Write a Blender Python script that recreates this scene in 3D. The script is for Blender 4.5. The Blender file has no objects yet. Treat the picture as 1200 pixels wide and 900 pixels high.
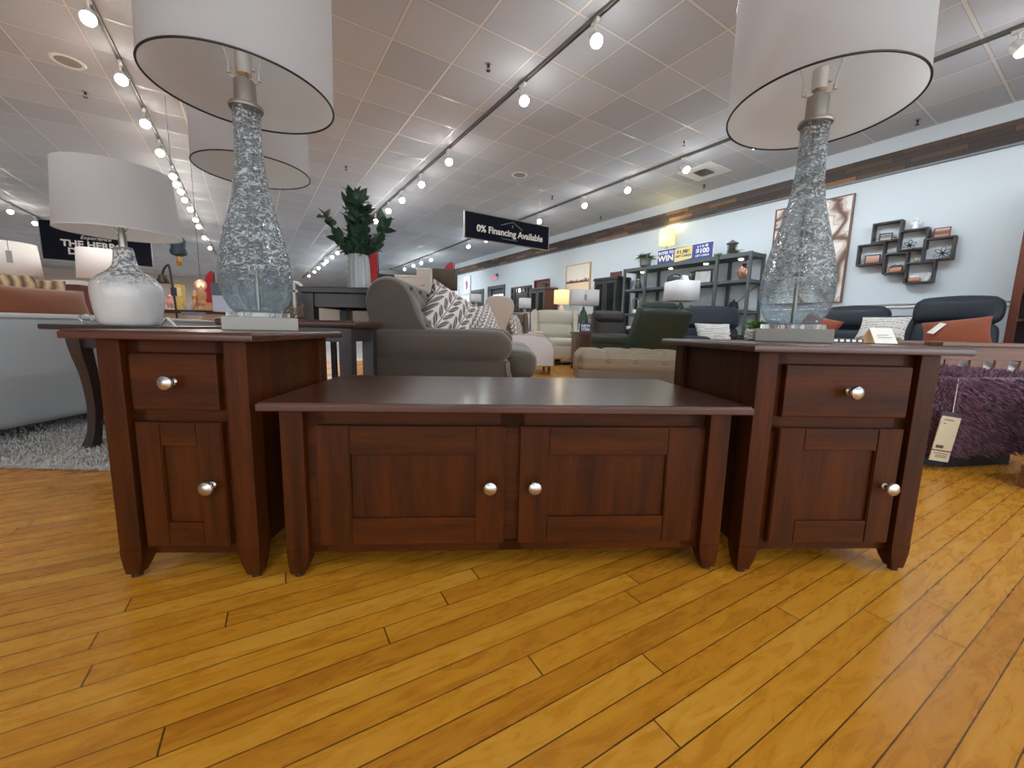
import bpy, bmesh, math, random
from mathutils import Vector, Matrix
R = math.radians
random.seed(7)
scn = bpy.context.scene
C = scn.collection
# ------------------------------------------------------------------ camera
FPX, PITCH, ROLL, CAMH = 470.0, .135, .022, .63
Fv = Vector((0, math.cos(PITCH), -math.sin(PITCH)))
R0 = Vector((1, 0, 0)); U0 = R0.cross(Fv)
Rv = R0*math.cos(ROLL) + U0*math.sin(ROLL)
Uv = -R0*math.sin(ROLL) + U0*math.cos(ROLL)
cd = bpy.data.cameras.new('camera'); cam = bpy.data.objects.new('camera', cd); C.objects.link(cam)
m = Matrix((Rv, Uv, -Fv)).transposed().to_4x4(); m.translation = (0, 0, CAMH)
cam.matrix_world = m
cd.sensor_width = 36; cd.lens = FPX/1200*36; cd.clip_start = .02; cd.clip_end = 200
scn.camera = cam
# measured photo directions -> points in the shop (Y = depth, U = distance towards the right wall)
RHO = R(33)
AV = Vector((-math.sin(RHO), math.cos(RHO), 0)); BV = Vector((math.cos(RHO), math.sin(RHO), 0))
def ray(x, y): return Fv + Rv*((x-600)/FPX) - Uv*((y-450)/FPX)
def W(x, y, Y):
    d = ray(x, y); return d*(Y/d.y) + Vector((0, 0, CAMH))
def UV(x, y, U):
    d = ray(x, y); p = d*(U/d.dot(BV)) + Vector((0, 0, CAMH)); return p.dot(AV), p.z
def RU(u, v, z=0): p = BV*u + AV*v; return (p.x, p.y, z)
ALONG = RHO; WALLROT = RHO - math.pi/2     # WALLROT: local x runs to the right when one faces the right wall, local y into it

# ------------------------------------------------------------------ materials
def lin(c): return tuple(((x/255)/12.92 if x/255 <= .04045 else ((x/255+.055)/1.055)**2.4) for x in c)
MATS = {}
def newmat(name):
    mt = bpy.data.materials.new(name); mt.use_nodes = True
    nt = mt.node_tree; return mt, nt, nt.nodes['Principled BSDF']
def nd(nt, typ, **kw):
    n = nt.nodes.new(typ)
    for k, v in kw.items(): setattr(n, k, v)
    return n
def mth(nt, op, a, b=None, c=None):
    n = nd(nt, 'ShaderNodeMath', operation=op)
    for i, v in enumerate((a, b, c)):
        if v is None: continue
        if isinstance(v, (int, float)): n.inputs[i].default_value = v
        else: nt.links.new(v, n.inputs[i])
    return n.outputs[0]
def mixc(nt, fac, a, b):
    n = nd(nt, 'ShaderNodeMix', data_type='RGBA')
    for i, v in ((0, fac), (6, a), (7, b)):
        if isinstance(v, (int, float)): n.inputs[i].default_value = v
        elif isinstance(v, tuple): n.inputs[i].default_value = (*v, 1)
        else: nt.links.new(v, n.inputs[i])
    return n.outputs[2]
def bump(nt, b, h, strength, dist=.01):
    n = nd(nt, 'ShaderNodeBump'); n.inputs['Strength'].default_value = strength; n.inputs['Distance'].default_value = dist
    nt.links.new(h, n.inputs['Height']); nt.links.new(n.outputs[0], b.inputs['Normal'])
def coords(nt, scale=(1, 1, 1), rot=(0, 0, 0), kind='Object'):
    t = nd(nt, 'ShaderNodeTexCoord'); mp = nd(nt, 'ShaderNodeMapping')
    mp.inputs['Scale'].default_value = scale; mp.inputs['Rotation'].default_value = rot
    nt.links.new(t.outputs[kind], mp.inputs['Vector']); return mp.outputs[0]
def noise(nt, vec, scale, detail=3, rough=.5):
    n = nd(nt, 'ShaderNodeTexNoise'); n.inputs['Scale'].default_value = scale; n.inputs['Detail'].default_value = detail
    n.inputs['Roughness'].default_value = rough; nt.links.new(vec, n.inputs['Vector']); return n.outputs['Fac']
def M(name, col, rough=.6, metal=0, var=.12, vs=6, bs=0, bst=.15, spec=.5, coat=0, sheen=0, trans=0, emit=0, ecol=None, vscale=(1, 1, 1)):
    if name in MATS: return MATS[name]
    mt, nt, b = newmat(name)
    c = lin(col); v = coords(nt, vscale)
    if var:
        f = noise(nt, v, vs, 4)
        nt.links.new(mixc(nt, f, tuple(x*(1-var) for x in c), tuple(min(1, x*(1+var)) for x in c)), b.inputs['Base Color'])
    else: b.inputs['Base Color'].default_value = (*c, 1)
    b.inputs['Roughness'].default_value = rough; b.inputs['Metallic'].default_value = metal
    b.inputs['Specular IOR Level'].default_value = spec
    b.inputs['Coat Weight'].default_value = coat; b.inputs['Coat Roughness'].default_value = .15
    b.inputs['Sheen Weight'].default_value = sheen
    b.inputs['Transmission Weight'].default_value = trans
    if emit:
        b.inputs['Emission Strength'].default_value = emit; b.inputs['Emission Color'].default_value = (*lin(ecol or col), 1)
    if bs: bump(nt, b, noise(nt, v, bs, 3), bst)
    MATS[name] = mt; return mt
def wood(name, dark, light, axis='z', rough=.42, coat=0, sc=1, cr=.2):
    if name in MATS: return MATS[name]
    mt, nt, b = newmat(name)
    s = {'x': (1.2, 14, 14), 'y': (14, 1.2, 14), 'z': (14, 14, 1.2)}[axis]
    v = coords(nt, tuple(k*sc for k in s)); f = noise(nt, v, 1.6, 6, .62)
    v2 = coords(nt, tuple(k*5*sc for k in s)); f2 = noise(nt, v2, 3, 3)
    r = nd(nt, 'ShaderNodeMapRange'); r.inputs[1].default_value = .3; r.inputs[2].default_value = .7
    nt.links.new(mth(nt, 'ADD', mth(nt, 'MULTIPLY', f, .75), mth(nt, 'MULTIPLY', f2, .25)), r.inputs[0])
    nt.links.new(mixc(nt, r.outputs[0], lin(dark), lin(light)), b.inputs['Base Color'])
    b.inputs['Roughness'].default_value = rough; b.inputs['Coat Weight'].default_value = coat; b.inputs['Coat Roughness'].default_value = cr
    bump(nt, b, f2, .04)
    MATS[name] = mt; return mt
def emis(name, col, s):
    if name in MATS: return MATS[name]
    mt, nt, b = newmat(name); b.inputs['Base Color'].default_value = (*lin(col), 1)
    b.inputs['Emission Color'].default_value = (*lin(col), 1); b.inputs['Emission Strength'].default_value = s
    MATS[name] = mt; return mt

CH_D, CH_L = (38, 16, 2), (86, 40, 7)
CHV = wood('cherry wood, upright grain', CH_D, CH_L, 'z'); CHH = wood('cherry wood, level grain', CH_D, CH_L, 'x'); CHY = wood('cherry wood, grain running back', CH_D, CH_L, 'y')
CHT = wood('cherry wood of table tops', CH_D, (92, 42, 14), 'x', rough=.32, coat=.5, cr=.17)
CHT.node_tree.nodes['Principled BSDF'].inputs['Specular IOR Level'].default_value = .4
for mt_ in (CHV, CHH, CHY): mt_.node_tree.nodes['Principled BSDF'].inputs['Specular IOR Level'].default_value = .17
NICKEL = M('brushed nickel', (200, 196, 190), .28, 1, var=.05, vs=200)
STEEL = M('satin steel', (172, 167, 159), .42, 1, var=.12, vs=60, vscale=(20, 20, 1))
def translucent(name, col, k, rough=.9, bs=0):
    mt = M(name, col, rough, var=.02, vs=300, bs=bs, bst=.05); nt = mt.node_tree; b = nt.nodes['Principled BSDF']; out = nt.nodes['Material Output']
    tr = nd(nt, 'ShaderNodeBsdfTranslucent'); tr.inputs[0].default_value = (*lin(col), 1); mx = nd(nt, 'ShaderNodeMixShader'); mx.inputs[0].default_value = k
    nt.links.new(b.outputs[0], mx.inputs[1]); nt.links.new(tr.outputs[0], mx.inputs[2]); nt.links.new(mx.outputs[0], out.inputs[0]); return mt
LINEN = translucent('white linen shade', (232, 232, 235), .66, .9, 500)
SMALLSHADE = translucent('white small lamp shade', (248, 248, 249), .25)
LINING = translucent('white shade lining', (247, 248, 246), .82, .5)
DARKRIM = M('dark bronze rim', (62, 54, 48), .45, .6)
WHITE = M('white paint', (236, 236, 234), .5, var=.02)
PAPER = M('white paper', (240, 238, 230), .8, var=.02)
BLACK = M('black paint', (22, 22, 24), .4)
GREYMETAL = M('grey painted steel', (80, 86, 86), .6, 0)
IRON = M('black iron', (24, 23, 24), .5, .5)
ESPRESSO = M('near black stained wood', (50, 45, 44), .42, vs=9, coat=.2)

# ------------------------------------------------------------------ geometry
class G:
    def __init__(s): s.bm = bmesh.new(); s.m = Matrix.Identity(4)
    def put(s, t):
        bmesh.ops.transform(t, matrix=s.m, verts=t.verts)
        me = bpy.data.meshes.new('tmp'); t.to_mesh(me); t.free(); s.bm.from_mesh(me); bpy.data.meshes.remove(me); return s
    def raw(s, vs, fs):
        t = bmesh.new(); v = [t.verts.new(p) for p in vs]
        for f in fs:
            try: t.faces.new([v[i] for i in f])
            except ValueError: pass
        return s.put(t)
    def box(s, x0, x1, y0, y1, z0, z1, bev=0, seg=2):
        t = bmesh.new(); bmesh.ops.create_cube(t, size=1)
        bmesh.ops.transform(t, verts=t.verts, matrix=Matrix.Translation(((x0+x1)/2, (y0+y1)/2, (z0+z1)/2)) @ Matrix.Diagonal((abs(x1-x0), abs(y1-y0), abs(z1-z0), 1)))
        if bev: bmesh.ops.bevel(t, geom=t.edges[:], offset=min(bev, .49*min(abs(x1-x0), abs(y1-y0), abs(z1-z0))), segments=seg, affect='EDGES', profile=.5)
        return s.put(t)
    def frustum(s, z0, a, z1, b):      # a, b = (x0,x1,y0,y1) at z0 and z1
        q = lambda r, z: [(r[0], r[2], z), (r[1], r[2], z), (r[1], r[3], z), (r[0], r[3], z)]
        return s.raw(q(a, z0)+q(b, z1), [(3, 2, 1, 0), (4, 5, 6, 7), (0, 1, 5, 4), (1, 2, 6, 5), (2, 3, 7, 6), (3, 0, 4, 7)])
    def soft(s, cx, cy, cz, sx, sy, sz, r=.05, puff=0, n=12, fn=None):
        hs = (sx/2, sy/2, sz/2); r = min(r, *[h*.98 for h in hs])
        g = [math.sin(math.pi/2*(-1+2*i/n)) for i in range(n+1)]
        vid = {}; vs = []; fs = []
        def V(i, j, k):
            if (i, j, k) not in vid:
                p = (g[i], g[j], g[k]); q = [p[a]*hs[a] for a in range(3)]
                inn = [max(-(hs[a]-r), min(hs[a]-r, q[a])) for a in range(3)]
                d = Vector([q[a]-inn[a] for a in range(3)])
                if d.length > 1e-9: d = d.normalized()*r
                o = [inn[a]+d[a] for a in range(3)]
                if puff:
                    for a in range(3):
                        b, c = (a+1) % 3, (a+2) % 3
                        o[a] += puff*p[a]*(1-p[b]**2)*(1-p[c]**2)
                if fn: o = fn(p, o)
                vid[(i, j, k)] = len(vs); vs.append((cx+o[0], cy+o[1], cz+o[2]))
            return vid[(i, j, k)]
        for i in range(n):
            for j in range(n):
                for a, fl in ((0, 1), (n, 0)):
                    for q in ([(a, i, j), (a, i, j+1), (a, i+1, j+1), (a, i+1, j)], [(i, a, j), (i+1, a, j), (i+1, a, j+1), (i, a, j+1)], [(i, j, a), (i, j+1, a), (i+1, j+1, a), (i+1, j, a)]):
                        f = [V(*t) for t in q]; fs.append(f if fl else f[::-1])
        return s.raw(vs, fs)
    def lathe(s, prof, n=40, cx=0, cy=0, a0=0, a1=2*math.pi, sx=1, sy=1):
        vs = []; fs = []; full = abs(a1-a0-2*math.pi) < 1e-6; k = n if full else n+1
        for r, z in prof:
            for i in range(k):
                a = a0+(a1-a0)*i/n; vs.append((cx+max(r, 1e-5)*math.cos(a)*sx, cy+max(r, 1e-5)*math.sin(a)*sy, z))
        for j in range(len(prof)-1):
            for i in range(n):
                i2 = (i+1) % k if full else i+1
                fs.append((j*k+i, j*k+i2, (j+1)*k+i2, (j+1)*k+i))
        t = bmesh.new(); v = [t.verts.new(p) for p in vs]
        for f in fs: t.faces.new([v[i] for i in f])
        bmesh.ops.remove_doubles(t, verts=t.verts, dist=4e-5)
        return s.put(t)
    def cyl(s, cx, cy, z0, z1, r, r1=None, n=32):
        r1 = r if r1 is None else r1
        return s.lathe([(0, z0), (r, z0), (r1, z1), (0, z1)], n, cx, cy)
    def tube(s, pts, r, n=8, cap=True, closed=False):
        pts = [Vector(p) for p in pts]; N = len(pts); vs = []; fs = []; up = None
        for i, p in enumerate(pts):
            if closed: t = (pts[(i+1) % N]-pts[i-1]).normalized()
            else: t = (pts[min(i+1, N-1)]-pts[max(i-1, 0)]).normalized()
            if up is None:
                up = t.orthogonal().normalized()
            up = (up - t*up.dot(t)).normalized(); w = t.cross(up)
            rr = r[i] if isinstance(r, (list, tuple)) else r
            for j in range(n):
                a = 2*math.pi*j/n; vs.append(tuple(p + (up*math.cos(a)+w*math.sin(a))*rr))
        for i in range(N if closed else N-1):
            i2 = (i+1) % N
            for j in range(n): fs.append((i*n+j, i*n+(j+1) % n, i2*n+(j+1) % n, i2*n+j))
        if cap and not closed: fs += [tuple(range(n))[::-1], tuple(range((N-1)*n, N*n))]
        return s.raw(vs, fs)
    def prism(s, poly, axis, a, b, bev=0, seg=3):
        t = bmesh.new()
        P = {'x': lambda p, q: (q, p[0], p[1]), 'y': lambda p, q: (p[0], q, p[1]), 'z': lambda p, q: (p[0], p[1], q)}[axis]
        A_ = [t.verts.new(P(p, a)) for p in poly]; B_ = [t.verts.new(P(p, b)) for p in poly]; n = len(poly)
        t.faces.new(A_); t.faces.new(B_[::-1])
        for i in range(n): t.faces.new((A_[i], B_[i], B_[(i+1) % n], A_[(i+1) % n]))
        bmesh.ops.recalc_face_normals(t, faces=t.faces)
        if bev:
            e = [x for x in t.edges if (x.verts[0] in A_) == (x.verts[1] in A_)]
            bmesh.ops.bevel(t, geom=e, offset=bev, segments=seg, affect='EDGES', profile=.5)
        return s.put(t)
    def sph(s, cx, cy, cz, r, sx=1, sy=1, sz=1, u=20, v=12):
        t = bmesh.new(); bmesh.ops.create_uvsphere(t, u_segments=u, v_segments=v, radius=r)
        bmesh.ops.transform(t, verts=t.verts, matrix=Matrix.Translation((cx, cy, cz)) @ Matrix.Diagonal((sx, sy, sz, 1)))
        return s.put(t)
    def pillow(s, w, h, t, n=16, seed=0):
        rnd = random.Random(seed); ph = rnd.random()*6
        vs = []; fs = []
        for sd in (1, -1):
            for i in range(n+1):
                for j in range(n+1):
                    x = math.sin(math.pi/2*(-1+2*i/n)); y = math.sin(math.pi/2*(-1+2*j/n))
                    k = ((1-x*x)*(1-y*y))**.42
                    z = t/2*k*(1+.06*math.sin(5*x+ph)*math.sin(4*y+ph))
                    vs.append((w/2*x*(1-.09*(1-y*y)), h/2*y*(1-.09*(1-x*x)), sd*z))
        o = (n+1)**2
        for i in range(n):
            for j in range(n):
                a, b, c, d = i*(n+1)+j, (i+1)*(n+1)+j, (i+1)*(n+1)+j+1, i*(n+1)+j+1
                fs += [(a, b, c, d), (o+d, o+c, o+b, o+a)]
        t_ = bmesh.new(); v = [t_.verts.new(p) for p in vs]
        for f in fs: t_.faces.new([v[i] for i in f])
        bmesh.ops.remove_doubles(t_, verts=t_.verts, dist=1e-4)
        return s.put(t_)
def smooth_poly(pts, it=3):
    for _ in range(it):
        q = []
        for i in range(len(pts)):
            a, b = pts[i], pts[(i+1) % len(pts)]
            q += [(a[0]*.75+b[0]*.25, a[1]*.75+b[1]*.25), (a[0]*.25+b[0]*.75, a[1]*.25+b[1]*.75)]
        pts = q
    return pts
def bez(pts, n=12):
    # Catmull-Rom through the points
    P = [Vector(p) for p in pts]; P = [2*P[0]-P[1]]+P+[2*P[-1]-P[-2]]; o = []
    for i in range(1, len(P)-2):
        for k in range(n):
            t = k/n; a, b, c, d = P[i-1:i+3]
            o.append(.5*((2*b)+(c-a)*t+(2*a-5*b+4*c-d)*t*t+(3*b-a-3*c+d)*t**3))
    o.append(P[-2]); return o
def obj(name, g, mat, parent=None, sharp=38, loc=None, rot=None, label=None, kind=None):
    bm = g.bm; bmesh.ops.recalc_face_normals(bm, faces=bm.faces)
    me = bpy.data.meshes.new(name); bm.to_mesh(me); bm.free()
    me.materials.append(mat)
    me.polygons.foreach_set('use_smooth', [True]*len(me.polygons))
    me.set_sharp_from_angle(angle=R(sharp))
    o = bpy.data.objects.new(name, me); C.objects.link(o)
    if parent: o.parent = parent
    if loc is not None: o.location = loc
    if rot is not None: o.rotation_euler = rot
    if label: o['label'] = label
    if kind: o['kind'] = kind
    if sharp == 38: wn = o.modifiers.new('weighted normals', 'WEIGHTED_NORMAL'); wn.keep_sharp = True; wn.weight = 60
    return o
def thing(name, label, cat, loc=(0, 0, 0), rz=0, group=None):
    o = bpy.data.objects.new(name, None); C.objects.link(o); o.empty_display_size = .1
    o.location = loc; o.rotation_euler = (0, 0, rz)
    return tag(o, label, cat, group)
def tag(o, label, cat, group=None):
    o['label'] = label; o['category'] = cat
    if group: o['group'] = group
    return o
def dup(root, loc, rz=0, label=None, group=None):
    r = root.copy(); C.objects.link(r); r.location = loc; r.rotation_euler = (0, 0, rz)
    if label: r['label'] = label
    if group: r['group'] = group
    for ch in list(root.children):
        c = ch.copy(); C.objects.link(c); c.parent = r
        for gc in list(ch.children):
            d = gc.copy(); C.objects.link(d); d.parent = c
    return r
def struct(name, g, mat, loc=None, rz=0):
    return obj(name, g, mat, None, loc=loc, rot=(0, 0, rz), kind='structure')
def text(name, body, size, mat, parent, x, y, z, ext=.002, align='CENTER', sx=1, bold=0, shear=0, tilt=0):
    cu = bpy.data.curves.new('t', 'FONT'); cu.body = body; cu.size = size; cu.extrude = ext; cu.align_x = align; cu.align_y = 'CENTER'
    cu.offset = bold; cu.shear = shear
    t = bpy.data.objects.new('t', cu); C.objects.link(t); bpy.context.view_layer.update()
    me = bpy.data.meshes.new_from_object(t.evaluated_get(bpy.context.evaluated_depsgraph_get()))
    bpy.data.objects.remove(t); bpy.data.curves.remove(cu)
    me.transform(Matrix.Translation((x, y, z)) @ Matrix.Rotation(tilt, 4, 'Y') @ Matrix.Rotation(R(90), 4, 'X') @ Matrix.Diagonal((sx, 1, 1, 1)))
    me.name = name; me.materials.clear(); me.materials.append(mat)
    o = bpy.data.objects.new(name, me); C.objects.link(o); o.parent = parent; return o
def Tm(x=0, y=0, z=0, rx=0, ry=0, rz=0): return Matrix.Translation((x, y, z)) @ Matrix.Rotation(rz, 4, 'Z') @ Matrix.Rotation(ry, 4, 'Y') @ Matrix.Rotation(rx, 4, 'X')

# ------------------------------------------------------------------ the room
def floor_mat():
    mt, nt, b = newmat('honey maple plank floor')
    v = coords(nt, (1, 1, 1), (0, 0, -R(30.3-33)))
    sp = nd(nt, 'ShaderNodeSeparateXYZ'); nt.links.new(v, sp.inputs[0])
    PW, PL = .0525, 1.35
    ry = mth(nt, 'DIVIDE', mth(nt, 'ADD', sp.outputs['Y'], -.0085), PW); row = mth(nt, 'FLOOR', ry); fy = mth(nt, 'FRACT', ry)
    wn = nd(nt, 'ShaderNodeTexWhiteNoise', noise_dimensions='1D'); nt.links.new(row, wn.inputs['W'])
    rx = mth(nt, 'DIVIDE', mth(nt, 'ADD', sp.outputs['X'], mth(nt, 'MULTIPLY', wn.outputs['Value'], 5.3)), PL)
    col = mth(nt, 'FLOOR', rx); fx = mth(nt, 'FRACT', rx)
    cmb = nd(nt, 'ShaderNodeCombineXYZ'); nt.links.new(row, cmb.inputs[0]); nt.links.new(col, cmb.inputs[1])
    w2 = nd(nt, 'ShaderNodeTexWhiteNoise', noise_dimensions='2D'); nt.links.new(cmb.outputs[0], w2.inputs['Vector'])
    # grain: stretched noise, shifted per plank
    mp = nd(nt, 'ShaderNodeMapping'); mp.inputs['Scale'].default_value = (7, 34, 1); nt.links.new(v, mp.inputs['Vector'])
    ad = nd(nt, 'ShaderNodeVectorMath', operation='ADD'); nt.links.new(mp.outputs[0], ad.inputs[0])
    sc = nd(nt, 'ShaderNodeVectorMath', operation='SCALE'); nt.links.new(w2.outputs['Color'], sc.inputs[0]); sc.inputs['Scale'].default_value = 40
    nt.links.new(sc.outputs[0], ad.inputs[1])
    g1 = noise(nt, ad.outputs[0], 1.0, 6, .65)
    g1.node.inputs['Distortion'].default_value = 1.2
    tone = mth(nt, 'ADD', mth(nt, 'MULTIPLY', w2.outputs['Value'], .28), mth(nt, 'MULTIPLY', g1, .85))
    rp = nd(nt, 'ShaderNodeValToRGB'); nt.links.new(tone, rp.inputs[0])
    e = rp.color_ramp.elements; e[0].position = .25; e[0].color = (*lin((170, 102, 23)), 1); e[1].position = .95; e[1].color = (*lin((228, 172, 68)), 1)
    k = e.new(.6); k.color = (*lin((206, 140, 37)), 1)
    # worn, dusty planks towards the shop's right-hand aisle and general dirt specks
    wear = noise(nt, v, .55, 3); spk = noise(nt, v, 160, 2)
    spd = mth(nt, 'LESS_THAN', spk, .31)
    c1 = mixc(nt, mth(nt, 'MULTIPLY', spd, mth(nt, 'MULTIPLY', wear, .5)), rp.outputs[0], lin((92, 60, 34)))
    gapw = nd(nt, 'ShaderNodeMapRange'); gapw.inputs[1].default_value = .3; gapw.inputs[2].default_value = .75; gapw.inputs[3].default_value = .028; gapw.inputs[4].default_value = .06
    nt.links.new(noise(nt, v, 2.2, 2), gapw.inputs[0])
    gy = mth(nt, 'LESS_THAN', fy, gapw.outputs[0])
    gx = mth(nt, 'LESS_THAN', fx, .0022)
    gap = mth(nt, 'MAXIMUM', gy, gx)
    nt.links.new(mixc(nt, mth(nt, 'MULTIPLY', gap, .9), c1, lin((58, 32, 14))), b.inputs['Base Color'])
    rr = nd(nt, 'ShaderNodeMapRange'); rr.inputs[3].default_value = .2; rr.inputs[4].default_value = .36; nt.links.new(g1, rr.inputs[0]); nt.links.new(rr.outputs[0], b.inputs['Roughness'])
    hh = mth(nt, 'SUBTRACT', mth(nt, 'MULTIPLY', g1, .35), gap)
    bump(nt, b, hh, .25, .002)
    return mt
def ceiling_mat():
    mt, nt, b = newmat('acoustic ceiling tiles')
    v = coords(nt); sp = nd(nt, 'ShaderNodeSeparateXYZ'); nt.links.new(v, sp.inputs[0])
    T = .61
    def line(o, off):
        f = mth(nt, 'FRACT', mth(nt, 'DIVIDE', mth(nt, 'ADD', o, off), T))
        return f, mth(nt, 'FLOOR', mth(nt, 'DIVIDE', mth(nt, 'ADD', o, off), T))
    fx, ix = line(sp.outputs['X'], -3.09+T*40+.012); fy, iy = line(sp.outputs['Y'], -2.915+T*40+.012)
    bar = mth(nt, 'MAXIMUM', mth(nt, 'LESS_THAN', fx, .04), mth(nt, 'LESS_THAN', fy, .04))
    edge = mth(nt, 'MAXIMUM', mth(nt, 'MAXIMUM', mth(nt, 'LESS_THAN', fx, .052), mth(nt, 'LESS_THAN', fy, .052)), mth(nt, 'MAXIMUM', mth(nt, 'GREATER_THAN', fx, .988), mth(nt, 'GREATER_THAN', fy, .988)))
    cb = nd(nt, 'ShaderNodeCombineXYZ'); nt.links.new(ix, cb.inputs[0]); nt.links.new(iy, cb.inputs[1])
    wn = nd(nt, 'ShaderNodeTexWhiteNoise', noise_dimensions='2D'); nt.links.new(cb.outputs[0], wn.inputs['Vector'])
    t = mixc(nt, wn.outputs['Value'], lin((181, 185, 192)), lin((195, 198, 204)))
    pits = noise(nt, v, 130, 3)
    t = mixc(nt, mth(nt, 'MULTIPLY', mth(nt, 'LESS_THAN', pits, .36), .25), t, lin((120, 114, 110)))
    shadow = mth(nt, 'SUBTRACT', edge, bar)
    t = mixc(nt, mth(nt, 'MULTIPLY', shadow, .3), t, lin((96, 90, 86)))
    t = mixc(nt, bar, t, lin((214, 210, 206)))
    nt.links.new(t, b.inputs['Base Color'])
    rg = nd(nt, 'ShaderNodeMapRange'); rg.inputs[3].default_value = .85; rg.inputs[4].default_value = .35; nt.links.new(bar, rg.inputs[0]); nt.links.new(rg.outputs[0], b.inputs['Roughness'])
    bump(nt, b, mth(nt, 'ADD', mth(nt, 'MULTIPLY', pits, .3), mth(nt, 'MULTIPLY', bar, -1.0)), .3, .006)
    return mt
def band_mat():
    mt, nt, b = newmat('reclaimed plank band')
    v = coords(nt); sp = nd(nt, 'ShaderNodeSeparateXYZ'); nt.links.new(v, sp.inputs[0])
    PW, PL = .065, .52
    ry = mth(nt, 'DIVIDE', mth(nt, 'ADD', sp.outputs['Z'], -2.84), PW); row = mth(nt, 'FLOOR', ry); fy = mth(nt, 'FRACT', ry)
    wn = nd(nt, 'ShaderNodeTexWhiteNoise', noise_dimensions='1D'); nt.links.new(row, wn.inputs['W'])
    rx = mth(nt, 'DIVIDE', mth(nt, 'ADD', sp.outputs['Y'], mth(nt, 'MULTIPLY', wn.outputs['Value'], 4.7)), PL); col = mth(nt, 'FLOOR', rx); fx = mth(nt, 'FRACT', rx)
    cb = nd(nt, 'ShaderNodeCombineXYZ'); nt.links.new(row, cb.inputs[0]); nt.links.new(col, cb.inputs[1])
    w2 = nd(nt, 'ShaderNodeTexWhiteNoise', noise_dimensions='2D'); nt.links.new(cb.outputs[0], w2.inputs['Vector'])
    rp = nd(nt, 'ShaderNodeValToRGB'); rp.color_ramp.interpolation = 'CONSTANT'; nt.links.new(w2.outputs['Value'], rp.inputs[0])
    e = rp.color_ramp.elements; e[0].color = (*lin((86, 74, 66)), 1); e[1].position = .84; e[1].color = (*lin((156, 118, 86)), 1)
    for p, c in ((.2, (102, 84, 72)), (.42, (80, 70, 66)), (.6, (118, 94, 78)), (.74, (98, 92, 88))):
        k = e.new(p); k.color = (*lin(c), 1)
    mp = nd(nt, 'ShaderNodeMapping'); mp.inputs['Scale'].default_value = (10, 3, 40); nt.links.new(v, mp.inputs['Vector'])
    f = noise(nt, mp.outputs[0], 1.2, 5, .6)
    c = mixc(nt, mth(nt, 'MULTIPLY', f, .6), rp.outputs[0], lin((40, 34, 32)))
    g = mth(nt, 'MAXIMUM', mth(nt, 'LESS_THAN', fy, .05), mth(nt, 'LESS_THAN', fx, .008))
    nt.links.new(mixc(nt, g, c, lin((22, 18, 16))), b.inputs['Base Color']); b.inputs['Roughness'].default_value = .75
    bump(nt, b, mth(nt, 'SUBTRACT', mth(nt, 'MULTIPLY', w2.outputs['Value'], 1), g), .3, .008); return mt

UL, UR, VB, VF, CH = -17.0, 7.4, -5.0, 31.0, 3.30
WALLP = M('pale blue grey wall paint', (208, 217, 222), .75, var=.015, vs=3, bs=180, bst=.04)
WALLW = M('beige wall paint', (206, 194, 182), .75, var=.02, vs=3)
struct('floor', G().box(UL-.2, UR+.2, VB-.2, VF+.2, -.12, 0), floor_mat(), rz=ALONG)
ADDED_CARPET = M('added pale grey carpet', (176, 176, 178), .95, var=.1, vs=40, bs=300, bst=.3)
struct('floor', G().box(UL, -3.6, VB, VF, 0, .006).box(-3.6, UR-.02, VB, -2.2, 0, .006).box(-3.6, UR-.02, 7.6, VF, 0, .006), ADDED_CARPET, rz=ALONG)      # unseen grey carpet, added to cut the orange bounce onto the ceiling
struct('ceiling', G().box(UL-.2, UR+.2, VB-.2, VF+.2, CH, CH+.1), ceiling_mat(), rz=ALONG)
dv0, dv1 = 12.05, 13.05                       # exit doorway in the right wall
struct('wall_right', G().box(UR, UR+.2, VB, dv0, 0, CH).box(UR, UR+.2, dv1, VF, 0, CH).box(UR, UR+.2, dv0, dv1, 2.08, CH), WALLP, rz=ALONG)
struct('wall_far', G().box(UL, UR, VF, VF+.2, 0, CH), WALLW, rz=ALONG)
struct('wall_left', G().box(UL-.2, UL, VB, VF, 0, CH), WALLW, rz=ALONG)
gb = G(); w0, w1, w2_ = -15.0, -3.0, 6.9
for a, b_ in ((UL, w0), (w1-.3, w1+.3), (w2_, UR)): gb.box(a, b_, VB-.2, VB, 0, CH)
gb.box(UL, UR, VB-.2, VB, 0, .25).box(UL, UR, VB-.2, VB, 2.9, CH)
struct('wall_back', gb, WALLP, rz=ALONG)
for i, (a, b_) in enumerate(((w0, w1-.3), (w1+.3, w2_))):
    g = G().box(a, b_, VB-.14, VB-.06, .25, .33).box(a, b_, VB-.14, VB-.06, 2.82, 2.9); n = 6
    for k in range(n+1):
        x = a+(b_-a)*k/n; g.box(x-.03, x+.03, VB-.14, VB-.06, .25, 2.9)
    struct('window_%d' % (i+1), g, BLACK, rz=ALONG)
struct('trim_1', G().box(UR-.022, UR+.05, VB, VF, 2.84, 3.10), band_mat(), rz=ALONG)
struct('trim_2', G().box(UR-.04, UR+.05, VB, VF, 2.815, 2.84, .004), M('grey trim strip', (128, 132, 136), .6), rz=ALONG)
rail = G()
for a, b_ in ((VB, dv0-.1), (dv1+.1, VF)): rail.prism([(UR+.02, 1.03), (UR-.012, 1.03), (UR-.018, 1.045), (UR-.012, 1.058), (UR-.03, 1.078), (UR-.034, 1.092), (UR+.02, 1.092)], 'y', a, b_)
struct('trim_3', rail, M('white semi gloss trim', (248, 250, 252), .35, var=.01), rz=ALONG)
bs = G()
for a, b_ in ((VB, dv0-.1), (dv1+.1, VF)): bs.box(UR-.018, UR+.02, a, b_, 0, .13, .004)
struct('baseboard_right', bs, MATS['white semi gloss trim'], rz=ALONG)
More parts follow.
